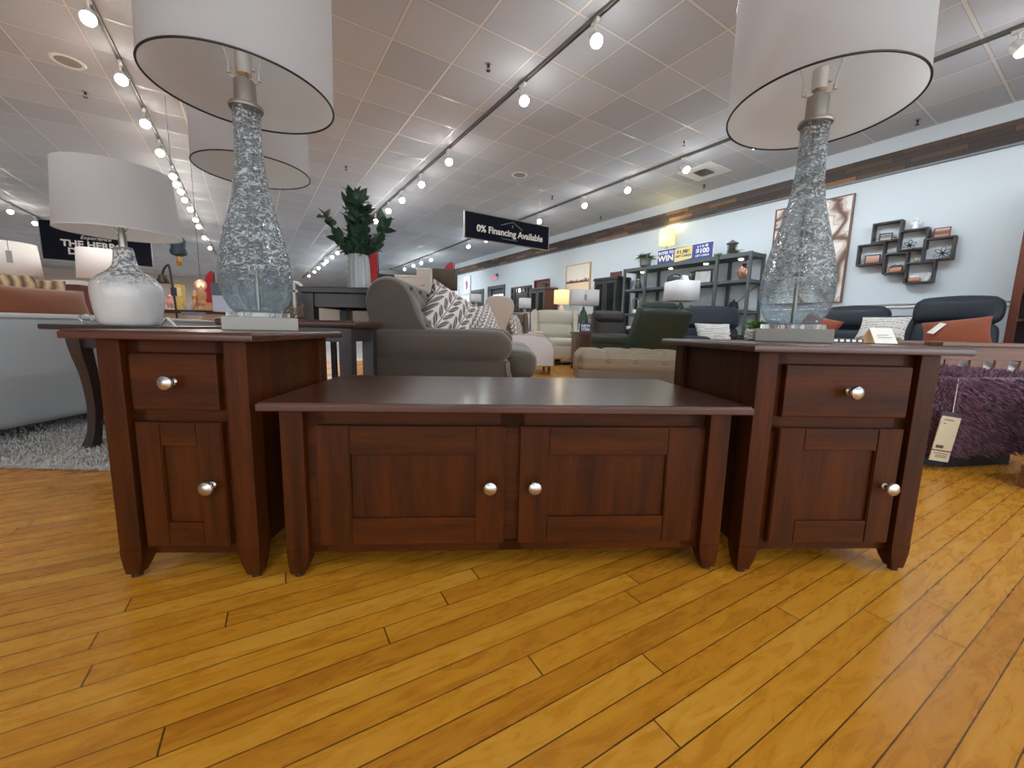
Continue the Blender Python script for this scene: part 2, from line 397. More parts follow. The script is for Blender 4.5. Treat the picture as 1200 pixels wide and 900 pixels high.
# exit doorway with a glazed door and daylight behind it
dk = M('dark bronze door frame', (34, 36, 42), .4)
dframe = struct('door_1', G().box(UR-.02, UR+.16, dv0-.1, dv0, 0, 2.16).box(UR-.02, UR+.16, dv1, dv1+.1, 0, 2.16).box(UR-.02, UR+.16, dv0-.1, dv1+.1, 2.05, 2.16)
    .box(UR+.06, UR+.1, dv0, dv0+.12, .02, 2.05).box(UR+.06, UR+.1, dv1-.12, dv1, .02, 2.05).box(UR+.06, UR+.1, dv0, dv1, 1.86, 2.05).box(UR+.06, UR+.1, dv0, dv1, .02, .3), dk, rz=ALONG)
obj('door_pane', G().box(UR+.075, UR+.085, dv0+.11, dv1-.11, .28, 1.87), M('clear door glass', (235, 245, 250), .02, trans=1, var=0), dframe)
obj('door_handle', G().tube([(UR+.02, dv0+.1, .95), (UR+.0, dv0+.1, .97), (UR+.0, dv0+.1, 1.2), (UR+.02, dv0+.1, 1.22)], .012), STEEL, dframe)

# exit sign over the doorway
t = thing('exit_sign', 'small red lettered exit sign on the pale wall above the far doorway', 'sign', RU(UR-.03, 12.62, 2.45), WALLROT)
obj('sign_case', G().box(-.17, .17, -.02, .03, -.11, .11, .008), M('exit sign case', (206, 212, 214), .5, var=.02), t)
text('lettering', 'EXIT', .17, emis('exit sign red', (232, 92, 92), .8), t, 0, -.022, 0, .002, bold=.004)
obj('lamp_head', G().sph(.21, -.04, .06, .05).box(.17, .2, -.03, .02, .0, .08), M('exit sign lamp', (90, 96, 100), .5), t)

# ---- ceiling tracks and spotlights
TRK = M('track rail', (118, 112, 106), .4, .4)
TW = M('white track head', (222, 220, 214), .4, var=.02)
BULB = emis('lit spotlight lens', (255, 248, 236), 40)
tracks = [('dark', 2.62, 1.2, 26, 'ceiling light track over the middle aisle, above the coffee table'), ('dark', 5.66, -1.0, 19, 'ceiling light track closest to the pale right wall'), ('dark', -.98, 4.2, 20, 'ceiling light track on the left, passing over the white drum shades'), ('dark', -4.55, 11, 20, 'short distant ceiling track left of the dark hanging sign')]
for c_, u, v0, v1, lab in tracks:
    g = G(); 
    g.box(-.018, .018, 0, v1-v0, -.035, .0, .003)
    t = thing('light_track', lab, 'light track', RU(u, v0, CH), ALONG)
    obj('rail', g, TRK, t)
    obj('slot', G().box(-.007, .007, .02, v1-v0-.02, -.0375, -.0345), BLACK, t)
    obj('power_feed', G().box(-.03, .03, -.06, .12, -.045, -.001, .006), TW, t)
heads = {'middle': (2.62, [2.85, 3.95, 5.92, 7.09, 8.16, 9.05, 10.09, 15.16, 16.18, 17.4, 18.22, 19.67, 21.12, 23.13]),
         'right hand': (5.66, [.87, 2.1, 3.05, 4.05, 5.18, 6.27, 7.76, 10.22, 11.34, 14.35, 15.33, 16.21, 17.41]),  # second and third heads are unseen, added to even out the wall light
         'left hand': (-.98, [5.03, 6.02, 7.11, 8.14, 9.27, 9.75, 10.22, 10.85, 11.65, 12.71, 13.53, 15.15, 17.09]),
         'far left': (-4.55, [14.58, 15.9])}
ORD = 'nearest second third fourth fifth sixth seventh eighth ninth tenth eleventh twelfth thirteenth fourteenth'.split()
proto = None
def make_head():
    t = thing('track_spotlight', '', 'spotlight')
    obj('mount', G().box(-.016, .016, -.05, .05, -.03, 0, .004).cyl(0, 0, -.09, -.02, .009, n=14), TW, t)
    g = G(); g.m = Tm(0, 0, -.14, rx=R(-38)); g.lathe([(0, .055), (.03, .05), (.042, .035), (.048, -.02), (.05, -.04), (.046, -.042), (.042, -.03)], 24)
    obj('can', g, TW, t)
    g = G(); g.m = Tm(0, 0, -.14, rx=R(-38)); g.lathe([(0, -.098), (.03, -.092), (.048, -.072), (.052, -.05), (.044, -.035), (0, -.035)], 24)
    obj('lens', g, BULB, t)
    return t
rs = random.Random(3)
for rown, (u, vs) in heads.items():
    for i, v in enumerate(vs):
        lab = 'white lit spotlight, %s along the %s ceiling track' % (ORD[i] if i == 0 else ORD[i] + ' from the camera', rown)
        loc = RU(u, v, CH-.035); rz = ALONG + R(rs.uniform(-22, 22))
        if proto is None: proto = make_head(); proto.location = loc; proto.rotation_euler = (0, 0, rz); proto['label'] = lab; proto['group'] = 'spotlights on the ceiling tracks'
        else: dup(proto, loc, rz, lab, 'spotlights on the ceiling tracks')
def lamp(kind, loc, power, size, col=(1, .93, .84), rot=(0, 0, 0), angle=2.3, blend=.8):
    l = bpy.data.lights.new('light', kind); l.energy = power; l.color = col
    if kind in ('POINT', 'SPOT'): l.shadow_soft_size = size
    if kind == 'SPOT': l.spot_size = angle; l.spot_blend = blend
    o = bpy.data.objects.new('light', l); C.objects.link(o); o.location = loc; o.rotation_euler = rot; return o
SPOT_W, PT_W = 75, 6
for rown, (u, vs) in heads.items():
    warm = (1, .87, .74) if rown in ('left hand', 'far left') else (.84, .93, 1)
    for i, v in enumerate(vs):
        if v > 14.5 and i % 2: continue
        k = 1.8 if v > 12 else 1
        tilt = {'right hand': -38, 'middle': (28, -24)[i % 2], 'left hand': (18, -18)[i % 2], 'far left': 0}[rown]     # aimed at the walls and displays
        lamp('SPOT', RU(u, v-.12, CH-.30), SPOT_W*k*(.6 if rown == 'right hand' else .95), .07, warm, (0, R(tilt), ALONG), 2.3, .9)
        lamp('POINT', RU(u, v, CH-.60), PT_W*k*(.5 if rown == 'left hand' else 1), .12, warm)  # extra point fill below each head, added to lift the ceiling
for v in (-.9, -2.6):                             # the same tracks run on above and behind the camera
    for u in (2.62, -.98): lamp('SPOT', RU(u, v, CH-.3), SPOT_W, .07, (.88, .95, 1), (0, 0, ALONG), 2.6, .9)
for u, v in ((-4.55, 3), (-4.55, 7), (-8.5, 5), (-8.5, 12), (-8.5, 19), (-4.55, 20), (-8.5, -1)):
    lamp('SPOT', RU(u, v, CH-.3), SPOT_W*2, .1, (1, .87, .74), (0, 0, ALONG), 2.6, .9)

for u in (-8.5, -4.5, -1, 2.6):  # spots without fixtures, added to brighten the dark far end
    for v in (20.5, 24, 27.5): lamp('SPOT', RU(u, v, CH-.3), SPOT_W*2, .1, (1, .93, .86), (R(20), 0, ALONG), 2.6, .9)
# ---- ceiling fittings
t = thing('ceiling_vent', 'square white louvred air vent in the ceiling above the right track', 'vent', RU(6.47, 4.25, CH), ALONG)
obj('vent_frame', G().box(-.3, .3, -.3, .3, -.012, 0, .004), WHITE, t)
g = G()
for k in range(9): 
    g.m = Tm(0, -.1+k*.026, -.018, rx=R(35)); g.box(-.14, .14, -.012, .012, -.001, .001)
obj('louvre', g, M('vent louvre', (70, 68, 68), .5), t)
t = thing('ceiling_speaker', 'round white flush speaker in the ceiling beyond the hanging dark sign', 'speaker', RU(4.08, 6.19, CH), ALONG)
obj('speaker_rim', G().lathe([(.10, -.004), (.125, -.012), (.14, 0)], 36), WHITE, t)
obj('grille', G().lathe([(0, -.01), (.06, -.009), (.105, -.004)], 36), M('speaker grille', (150, 146, 142), .6, bs=400, bst=.3), t)
for (u, v), lab in zip(((-1.45, 6.41), (-1.95, 5.75)), ('round grey flush ceiling speaker beside the left spotlight track', 'small flush round ceiling fitting at the top left corner of the photo')):
    t = thing('ceiling_speaker', lab, 'speaker', RU(u, v, CH), ALONG)
    obj('speaker_rim', G().lathe([(.10, -.004), (.125, -.012), (.14, 0)], 36), WHITE, t)
    obj('grille', G().lathe([(0, -.01), (.06, -.009), (.105, -.004)], 36), MATS['speaker grille'], t)
spk = [(2.18, 3.93, 'beside the middle track, nearest overhead'), (5.25, 3.79, 'in front of the square vent'), (5.23, 6.72, 'right of the round ceiling speaker'), (7.05, 7.19, 'close to the wall above the tall painting with dark treetops'), (7.04, 4.6, 'close to the wall just beyond the square vent'), (7.04, 1.8, 'close to the right wall below the drum shade'), (-1.49, 7.1, 'left of the left track, close overhead'), (1.5, 7.6, 'above the leafy plant, left of the middle track')]
for u, v, w in spk:
    t = thing('fire_sprinkler', 'small dark ceiling sprinkler head %s' % w, 'sprinkler', RU(u, v, CH), ALONG)
    obj('escutcheon', G().lathe([(0, -.004), (.03, -.004), (.034, 0)], 20), STEEL, t)
    obj('sprinkler_head', G().cyl(0, 0, -.03, 0, .012, n=12).tube([(-.012, 0, -.03), (-.02, 0, -.045), (0, 0, -.06)], .003, 6).tube([(.012, 0, -.03), (.02, 0, -.045), (0, 0, -.06)], .003, 6).cyl(0, 0, -.064, -.06, .022, n=16), M('dark brass', (70, 60, 50), .4, .7), t)

# daylight through the shop windows behind the camera
w = bpy.data.worlds.new('world'); scn.world = w; w.use_nodes = True
w.node_tree.nodes['Background'].inputs[0].default_value = (.88, .94, 1.0, 1); w.node_tree.nodes['Background'].inputs[1].default_value = 4.2
for a, b_ in ((w0, w1-.3), (w1+.3, w2_)):
    l = bpy.data.lights.new('window_portal', 'AREA'); l.shape = 'RECTANGLE'; l.size = b_-a; l.size_y = 2.65; l.cycles.is_portal = True
    o = bpy.data.objects.new('window_portal', l); C.objects.link(o); o.location = RU((a+b_)/2, VB-.25, 1.57)
    o.rotation_euler = (R(90), 0, ALONG)
    # area lights shine along local -Z: turned to face into the shop
    o.rotation_euler = (R(90), 0, ALONG+math.pi)
scn.view_settings.view_transform = 'Standard'; scn.view_settings.look = 'None'; scn.view_settings.gamma = 1
scn.view_settings.use_curve_mapping = False; scn.view_settings.exposure = 0.0
scn.cycles.max_bounces = 10; scn.cycles.transmission_bounces = 10; scn.cycles.diffuse_bounces = 5
scn.cycles.sample_clamp_indirect = 6; scn.cycles.use_denoising = True; scn.cycles.caustics_refractive = False; scn.cycles.caustics_reflective = False

# ------------------------------------------------------------------ cherry cabinets in front
def leg_bm(x0, x1, y0, y1, top, ox, oy):
    # square post, its foot tapering mostly on the inner sides; ox, oy = +1/-1 towards the outside
    g = G(); zs = .075
    g.box(x0, x1, y0, y1, zs, top, .003)
    fx0, fx1 = (x0+.005, x1-.016) if ox < 0 else (x0+.016, x1-.005)
    fy0, fy1 = (y0+.005, y1-.020) if oy < 0 else (y0+.020, y1-.005)
    lerp = lambda k: tuple(a+(b_-a)*k for a, b_ in zip((x0, x1, y0, y1), (fx0, fx1, fy0, fy1)))
    for a, b_, za, zb in ((0, .2, zs+.001, .052), (.2, .55, .052, .030), (.55, 1, .030, .010)): g.frustum(zb, lerp(b_), za, lerp(a))
    return g, ((fx0+fx1)/2, (fy0+fy1)/2)
def panel_door(name, x0, x1, z0, z1, yf, px, pz0, pz1, parent, t=.02):
    # stiles on a thin backing, level rails between them, recessed flat panel
    g = G(); pa, pb = px
    g.raw([(x, y, z) for z in (z0, z1) for x, y in ((x0, yf), (pa, yf), (pa, yf+t-.004), (pb, yf+t-.004), (pb, yf), (x1, yf), (x1, yf+t), (x0, yf+t))], [tuple(range(8))[::-1], tuple(range(8, 16))]+[(i, (i+1) % 8, 8+(i+1) % 8, 8+i) for i in range(8)])
    bmesh.ops.bevel(g.bm, geom=[e for e in g.bm.edges if all(abs(v.co.y-yf) < 1e-5 for v in e.verts)], offset=.0025, segments=2, affect='EDGES')
    d = obj(name, g, CHV, parent)
    for za, zb in ((z0+.0005, pz0), (pz1, z1-.0005)): obj('door_rail', G().box(pa+.0002, pb-.0002, yf+.0006, yf+t-.005, za, zb, .0018), CHH, d)
    obj('door_panel', G().box(pa+.0004, pb-.0004, yf+.009, yf+t-.0045, pz0+.0003, pz1-.0003), CHV, d)
    return d
def knob(x, y, z, parent):
    g = G(); g.m = Tm(x, y, z, rx=R(90))
    g.lathe([(0, 0), (.0085, 0), (.0085, .003), (.0055, .006), (.005, .013), (.009, .018), (.0155, .021), (.0172, .025), (.0155, .029), (.009, .0325), (0, .0335)], 28)
    return obj('knob', g, NICKEL, parent, label='brushed nickel knob')
def top_slab(parent, x0, x1, d, z, th, name='top'):
    obj(name, G().box(x0, x1, 0, d, z-th, z-.004, .003).box(x0+.003, x1-.003, .003, d-.003, z-.008, z, .0035, 3), CHT, parent)
def carcass(parent, lx, lw, dleg, d, z0, ztop, ff):
    # lx = outer half width over the legs, ff = list of face-frame boxes
    for sx in (-1, 1):
        for front in (1, 0):
            xa, xb = (-lx, -lx+lw) if sx < 0 else (lx-lw, lx)
            ya, yb = (dleg, dleg+lw) if front else (d-dleg-lw, d-dleg)
            g, (fx, fy) = leg_bm(xa, xb, ya, yb, ztop, sx, -1 if front else 1)
            l = obj('leg', g, CHV, parent)
            obj('glide', G().cyl(fx, fy, 0, .0102, .0115, n=20), DARKRIM, l)
    for sx in (-1, 1):
        xo = sx*(lx-.016); obj('side_panel', G().box(min(xo, xo-sx*.016), max(xo, xo-sx*.016), dleg+lw*.6, d-dleg-lw*.6, z0, ztop), CHV, parent)
    obj('back_panel', G().box(-lx+lw*.6, lx-lw*.6, d-dleg-.03, d-dleg-.018, z0, ztop), CHV, parent)
    obj('bottom_panel', G().box(-lx+.03, lx-.03, dleg+.03, d-dleg-.03, z0+.001, z0+.018), CHH, parent)
    g = G()
    for b_ in ff: g.box(*b_)
    obj('face_frame', g, CHH, parent)

def end_table(loc, rz, w, d, lab, dx, dhw, ph, k2):
    t = thing('end_table', lab, 'end table', loc, rz)
    Z = .61; top_slab(t, -w/2, w/2, d, Z, .02)
    lx = w/2-.04; yf = .058; zt = Z-.02
    ff = [(-lx+.03, lx-.03, yf, yf+.02, .06, .088), (-lx+.03, lx-.03, yf, yf+.02, .385, .435), (-lx+.03, lx-.03, yf, yf+.02, .548, zt),
          (-lx+.03, dx-dhw+.012, yf, yf+.02, .06, zt), (dx+dhw-.012, lx-.03, yf, yf+.02, .06, zt)]
    carcass(t, lx, .052, .04, d, .06, zt, ff)
    dr = obj('drawer', G().prism([(yf, .424), (yf-.014, .426), (yf-.018, .431), (yf-.018, .553), (yf-.014, .558), (yf, .560), (yf+.3, .556), (yf+.3, .428)], 'x', dx-dhw, dx+dhw, .004, 2), CHH, t)
    knob(dx, yf-.018, .494, dr)
    do = panel_door('door', dx-dhw, dx+dhw, .087, .397, yf-.019, (dx+ph[0], dx+ph[1]), .148, .340, t)
    knob(dx+k2, yf-.019, .246, do)
    return t
TL = end_table((-.573+.2065*math.cos(.04+math.pi), .885+.2065*math.sin(.04+math.pi), 0), .04, .413, .52, 'narrow dark cherry end table on the left, carrying a glass table lamp', 0, .098, (-.042, .038), .070)
TR = end_table((.569+.277*math.cos(.048), .948+.277*math.sin(.048), 0), .048, .554, .535, 'wider dark cherry end table on the right, carrying a glass table lamp', .003, .165, (-.097, .097), .131)
t = thing('coffee_table', 'low dark cherry coffee table with two panel doors between the end tables', 'coffee table', (.008, .925, 0), .067)
top_slab(t, -.588, .588, .555, .455, .021)
lx, yf, zt = .556, .058, .434
carcass(t, lx, .054, .038, .555, .058, zt, [(-lx+.03, lx-.03, yf, yf+.02, .058, .09), (-lx+.03, lx-.03, yf, yf+.02, .385, zt), (-lx+.03, -.46, yf, yf+.02, .06, zt), (.46, lx-.03, yf, yf+.02, .06, zt), (-.03, .03, yf, yf+.02, .06, zt)])
for s in (-1, 1):
    x0, x1 = sorted((s*.0185, s*.474)); pa, pb = sorted((s*.092, s*.395))
    d_ = panel_door('door', x0, x1, .087, .393, yf-.019, (pa, pb), .157, .321, t)
    knob(s*.055, yf-.019, .244, d_)

# ------------------------------------------------------------------ glass table lamps
def glass_mat():
    # thin grey glass wall, crackled all over: clear between the flecks, glinting where it is crazed
    mt, nt, b = newmat('grey crackle glass'); out = nt.nodes['Material Output']
    v = coords(nt); mp = nd(nt, 'ShaderNodeMapping'); mp.inputs['Scale'].default_value = (1, 1, 1.7); nt.links.new(v, mp.inputs['Vector'])
    n1 = noise(nt, mp.outputs[0], 50, 3, .6); n1.node.inputs['Distortion'].default_value = 1.8
    n2 = noise(nt, mp.outputs[0], 120, 2, .5)
    n3 = noise(nt, mp.outputs[0], 30, 3, .6); n3.node.inputs['Distortion'].default_value = 2.5
    sp = nd(nt, 'ShaderNodeSeparateXYZ'); nt.links.new(v, sp.inputs[0])
    up = nd(nt, 'ShaderNodeMapRange'); up.inputs[1].default_value = .13; up.inputs[2].default_value = .20; up.inputs[3].default_value = .26; up.inputs[4].default_value = 1; nt.links.new(sp.outputs['Z'], up.inputs[0])
    fl = nd(nt, 'ShaderNodeMapRange'); fl.inputs[1].default_value = .48; fl.inputs[2].default_value = .62; nt.links.new(n1, fl.inputs[0])
    fac = mth(nt, 'MULTIPLY', mth(nt, 'ADD', mth(nt, 'MULTIPLY', fl.outputs[0], .75), .12), up.outputs[0])
    bn = nd(nt, 'ShaderNodeBump'); bn.inputs['Strength'].default_value = 1; bn.inputs['Distance'].default_value = .013
    nt.links.new(mth(nt, 'MULTIPLY', mth(nt, 'ADD', mth(nt, 'ADD', n1, mth(nt, 'MULTIPLY', n2, .35)), n3), up.outputs[0]), bn.inputs['Height'])
    tr = nd(nt, 'ShaderNodeBsdfTransparent')
    nt.links.new(mixc(nt, n3, lin((206, 216, 222)), lin((238, 244, 246))), tr.inputs[0])
    gl = nd(nt, 'ShaderNodeBsdfGlossy'); gl.inputs['Roughness'].default_value = .10; gl.inputs[0].default_value = (.85, .9, .93, 1); nt.links.new(bn.outputs[0], gl.inputs['Normal'])
    b.inputs['Base Color'].default_value = (*lin((222, 230, 234)), 1); b.inputs['Roughness'].default_value = .15; b.inputs['Specular IOR Level'].default_value = 1; nt.links.new(bn.outputs[0], b.inputs['Normal'])
    fr = nd(nt, 'ShaderNodeFresnel'); fr.inputs['IOR'].default_value = 1.45; nt.links.new(bn.outputs[0], fr.inputs['Normal'])
    m1 = nd(nt, 'ShaderNodeMixShader'); nt.links.new(mth(nt, 'MULTIPLY', fr.outputs[0], .8), m1.inputs[0]); nt.links.new(tr.outputs[0], m1.inputs[1]); nt.links.new(gl.outputs[0], m1.inputs[2])
    m2 = nd(nt, 'ShaderNodeMixShader'); nt.links.new(fac, m2.inputs[0]); nt.links.new(m1.outputs[0], m2.inputs[1]); nt.links.new(b.outputs[0], m2.inputs[2])
    nt.links.new(m2.outputs[0], out.inputs[0]); return mt
GLASS = glass_mat()
ACRYL = M('clear acrylic', (240, 244, 246), .04, trans=.9, var=0)
CLEAR = M('clear glass', (238, 244, 246), .02, trans=1, var=0)
SOCK = M('lamp socket metal', (222, 220, 216), .22, .85)
def glass_lamp(loc, rz, lab, tilt):
    t = thing('table_lamp', lab, 'table lamp', loc, rz, 'crackle glass table lamps')
    tilt = (tilt[0]*math.cos(rz)-tilt[1]*math.sin(rz), tilt[0]*math.sin(rz)+tilt[1]*math.cos(rz))
    obj('base_plate', G().box(-.097, .097, -.097, .097, 0, .040, .003), M('brushed steel base', (148, 143, 135), .55, .7, var=.1, vs=60, vscale=(20, 20, 1)), t, label='square brushed steel base')
    ac = G().cyl(0, 0, .040, .054, .086, n=48)
    obj('acrylic_disc', ac, ACRYL, t)
    pr = [(.050, .054), (.066, .058), (.084, .085), (.096, .125), (.099, .165), (.096, .205), (.087, .255), (.074, .310), (.060, .365), (.049, .415), (.041, .470), (.0365, .530), (.0355, .590), (.037, .642)]
    bz = bez([(a, 0, b_) for a, b_ in pr], 4); P = [(p.x, p.z) for p in bz]
    inner = [(max(r-.005, .01), z) for r, z in P][::-1]
    body = obj('glass_body', G().lathe([(0, .054)]+P, 64), GLASS, t, sharp=180, label='grey crackle glass body')
    obj('inner_rod', G().cyl(0, 0, .06, .648, .006, n=14), STEEL, t)
    obj('neck_cap', G().lathe([(0, .640), (.043, .640), (.045, .645), (.043, .651), (.029, .655), (.028, .715), (.026, .718), (0, .718)], 36), STEEL, t)
    obj('socket', G().lathe([(0, .716), (.012, .716), (.012, .726), (.020, .735), (.0215, .762), (.021, .79), (.019, .792), (.018, .785), (.018, .75), (0, .75)], 28).cyl(.024, 0, .752, .758, .004, n=10), SOCK, t)
    hp = G()
    for s in (-1, 1):
        hp.tube(bez([(s*.014, 0, .722), (s*.032, 0, .724), (s*.037, 0, .735), (s*.040, 0, .77), (s*.062, 0, .86), (s*.055, 0, .96), (s*.0, 0, 1.005)], 8), .0023, 8)
        hp.cyl(s*.037, 0, .728, .742, .0055, n=12)
    obj('harp', hp, SOCK, t)
    zr, hh, rr = .682, .345, .236
    sh = G(); sh.m = Tm(0, 0, zr, rx=tilt[1], ry=tilt[0]); sh.lathe([(rr, 0), (rr-.004, hh)], 96)
    so = obj('lamp_shade', sh, LINEN, t, sharp=180, label='white linen drum shade')
    g = G(); g.m = sh.m; g.lathe([(rr-.0025, .003), (rr-.0065, hh-.003)], 96); obj('lining', g, LINING, so, sharp=180)
    g = G(); g.m = sh.m
    g.tube([(rr*math.cos(a*math.pi/48), rr*math.sin(a*math.pi/48), 0) for a in range(96)], .0028, 8, closed=True)
    obj('bottom_rim', g, DARKRIM, so)
    g = G(); g.m = sh.m
    g.tube([((rr-.004)*math.cos(a*math.pi/48), (rr-.004)*math.sin(a*math.pi/48), hh) for a in range(96)], .0028, 8, closed=True)
    for k in range(3):
        a = R(20+120*k); g.tube([(0, 0, hh-.03), ((rr-.006)*math.cos(a), (rr-.006)*math.sin(a), hh-.004)], .0022, 6)
    g.cyl(0, 0, hh-.034, hh-.026, .018, n=18)
    obj('spider', g, SOCK, so)
    obj('finial', G().lathe([(0, 1.0), (.008, 1.003), (.006, 1.012), (.009, 1.02), (0, 1.03)], 16), NICKEL, t)
    return t
glass_lamp((-.798, 1.273, .6105), R(35), 'grey crackle glass lamp with white drum shade on the narrow left end table', (.03, .003))
glass_lamp((.884, 1.287, .6105), R(-32), 'grey crackle glass lamp with white drum shade on the wider right end table', (.019, -.05))

# ------------------------------------------------------------------ left side
# dark table with curved legs behind the narrow end table
t = thing('side_table', 'near black side table with curved cabriole legs standing on the grey shag rug', 'side table', (-1.86, 2.14, 0), .02)
DKW = wood('dark espresso wood', (34, 22, 20), (58, 38, 34), 'x', .35, .3); DKV = wood('dark espresso wood upright', (34, 22, 20), (58, 38, 34), 'z', .35, .3)
obj('top', G().box(-.31, .31, -.30, .30, .585, .61, .006), DKW, t)
obj('apron', G().box(-.215, .215, -.235, -.215, .50, .585).box(-.215, .215, .215, .235, .50, .585).box(-.22, -.2, -.22, .22, .50, .585).box(.2, .22, -.22, .22, .50, .585), DKW, t)
for sx in (-1, 1):
    for sy in (-1, 1):
        prof = [(0, .585, .030), (.004, .54, .031), (.0, .47, .028), (-.012, .36, .023), (-.017, .22, .020), (-.010, .10, .019), (.0, .04, .023), (.003, .013, .028)]
        g = G(); px_, py_ = sx*.205, sy*.22
        bz = bez([(p[0], 0, p[1]) for p in prof], 5); rr = [prof[min(i//5, 7)][2]*(1-(i % 5)/5)+prof[min(i//5+1, 7)][2]*(i % 5)/5 for i in range(len(bz))]
        vs = []; fs = []
        for p, r_ in zip(bz, rr):
            cx_, cy_ = px_+sx*p.x*.9, py_+sy*p.x*.9
            vs += [(cx_-r_, cy_-r_, p.z), (cx_+r_, cy_-r_, p.z), (cx_+r_, cy_+r_, p.z), (cx_-r_, cy_+r_, p.z)]
        n_ = len(bz)
        for i in range(n_-1):
            for k in range(4): fs.append((i*4+k, i*4+(k+1) % 4, i*4+4+(k+1) % 4, i*4+4+k))
        fs += [(0, 1, 2, 3), ((n_-1)*4+3, (n_-1)*4+2, (n_-1)*4+1, (n_-1)*4)]
        obj('leg', g.raw(vs, fs), DKV, t)
obj('lower_shelf', G().box(-.19, .19, -.205, .205, .12, .138, .003), DKW, t)

# ceramic lamp on it
def ceramic_mat():
    mt, nt, b = newmat('crackled white ceramic with grey shoulder'); v = coords(nt)
    sp = nd(nt, 'ShaderNodeSeparateXYZ'); nt.links.new(v, sp.inputs[0])
    n1 = noise(nt, v, 62, 4, .65); n2 = noise(nt, v, 12, 3)
    up = nd(nt, 'ShaderNodeMapRange'); up.inputs[1].default_value = .17; up.inputs[2].default_value = .24; nt.links.new(mth(nt, 'ADD', sp.outputs['Z'], mth(nt, 'MULTIPLY', mth(nt, 'SUBTRACT', n2, .5), .12)), up.inputs[0])
    fl = nd(nt, 'ShaderNodeMapRange'); fl.inputs[1].default_value = .44; fl.inputs[2].default_value = .58; nt.links.new(n1, fl.inputs[0])
    nt.links.new(mixc(nt, mth(nt, 'MULTIPLY', up.outputs[0], mth(nt, 'SUBTRACT', 1.0, fl.outputs[0])), lin((214, 213, 210)), lin((112, 118, 120))), b.inputs['Base Color'])
    b.inputs['Roughness'].default_value = .22; b.inputs['Coat Weight'].default_value = .6
    vo = nd(nt, 'ShaderNodeTexVoronoi'); vo.feature = 'DISTANCE_TO_EDGE'; vo.inputs['Scale'].default_value = 70; nt.links.new(v, vo.inputs['Vector'])
    bump(nt, b, mth(nt, 'ADD', mth(nt, 'MULTIPLY', n1, .6), mth(nt, 'MULTIPLY', vo.outputs['Distance'], .5)), .5, .006); return mt
CER = ceramic_mat()
t = thing('ceramic_lamp', 'white crackled ceramic lamp with grey speckled shoulder and white shade, on the dark cabriole table', 'table lamp', (-1.875, 1.985, .61), .3)
P = [(.09, 0), (.112, .004), (.124, .05), (.132, .11), (.134, .16), (.128, .195), (.108, .225), (.075, .25), (.052, .275), (.042, .31), (.038, .35), (.034, .368), (0, .37)]
bz = bez([(a, 0, b_) for a, b_ in P[:-1]], 5)
obj('ceramic_body', G().lathe([(0, 0)]+[(p.x, p.z) for p in bz]+[(0, .37)], 56), CER, t, sharp=60)
obj('neck', G().cyl(0, 0, .368, .43, .016, n=20).cyl(0, 0, .42, .49, .012, n=16), STEEL, t)
obj('harp', G().tube(bez([(.012, 0, .44), (.05, 0, .5), (.05, 0, .6), (0, 0, .70)], 8), .002, 6).tube(bez([(-.012, 0, .44), (-.05, 0, .5), (-.05, 0, .6), (0, 0, .70)], 8), .002, 6), SOCK, t)
g = G(); g.m = Tm(0, 0, .43, rx=R(1), ry=R(0)); g.lathe([(.225, 0), (.205, .285)], 80); so = obj('lamp_shade', g, LINEN, t, sharp=180)
g = G(); g.m = Tm(0, 0, .43, rx=R(1)); g.lathe([(.2225, .002), (.2025, .283)], 80); obj('lining', g, LINING, so, sharp=180)
g = G(); g.m = Tm(0, 0, .43, rx=R(1))
g.tube([(.225*math.cos(a*math.pi/40), .225*math.sin(a*math.pi/40), 0) for a in range(80)], .0018, 6, closed=True); obj('bottom_rim', g, MATS['white paint'], so)
g = G(); g.m = Tm(0, 0, .43, rx=R(1))
for k in range(3): a = R(30+120*k); g.tube([(0, 0, .26), (.204*math.cos(a), .204*math.sin(a), .278)], .002, 6)
obj('shade_ring', g, MATS['white paint'], so)

# small things on the same table
t = thing('glass_ring', 'small clear glass ring ornament standing left of the ceramic lamp', 'ornament', (-2.07, 1.96, .61), .5)
g = G(); g.m = Tm(0, 0, .026, rx=R(90)); g.tube([(.021*math.cos(a*math.pi/16), .021*math.sin(a*math.pi/16), 0) for a in range(32)], .005, 10, closed=True); obj('ring', g, CLEAR, t)
obj('foot', G().box(-.012, .012, -.008, .008, 0, .006, .002), CLEAR, t)
p = W(197, 380, 1.95)
t = thing('paper_card', 'tiny white folded paper card right of the ceramic lamp', 'card', (p.x, p.y, .611), .4)
obj('card', G().prism([(-.03, 0), (-.0285, 0), (.0, .037), (.0285, 0), (.03, 0), (0, .04)], 'y', -.018, .018), PAPER, t)

# shag rug
def fluff(g, pts, h, w, rnd, lean=.6, base=None):
    vs = []; fs = []
    for (p, nrm) in pts:
        p = Vector(p); nrm = Vector(nrm).normalized()
        d = Vector((rnd.uniform(-1, 1), rnd.uniform(-1, 1), rnd.uniform(-1, .3))); tip = p + (nrm+d*lean).normalized()*h*rnd.uniform(.6, 1.2)
        s_ = nrm.cross(d); s_ = s_.normalized()*w if s_.length > 1e-4 else Vector((w, 0, 0))
        i = len(vs); mid = (p+tip)/2 + nrm*h*.15
        vs += [tuple(p-s_), tuple(p+s_), tuple(mid+s_*.8), tuple(mid-s_*.8), tuple(tip)]; fs += [(i, i+1, i+2, i+3), (i+3, i+2, i+4)]
    return g.raw(vs, fs)
t = thing('shag_rug', 'pale grey shaggy rug under the light grey sofa and dark side table', 'rug', (-2.5, 2.45, 0), 0)
RUG = M('grey shag', (196, 194, 188), .95, var=.18, vs=14, sheen=.3)
rx0, rx1, ry0, ry1 = -1.1, .95, -.82, .75
obj('rug_base', G().box(rx0, rx1, ry0, ry1, .0, .012, .004), M('rug backing', (150, 146, 140), .95, bs=60, bst=.6), t)
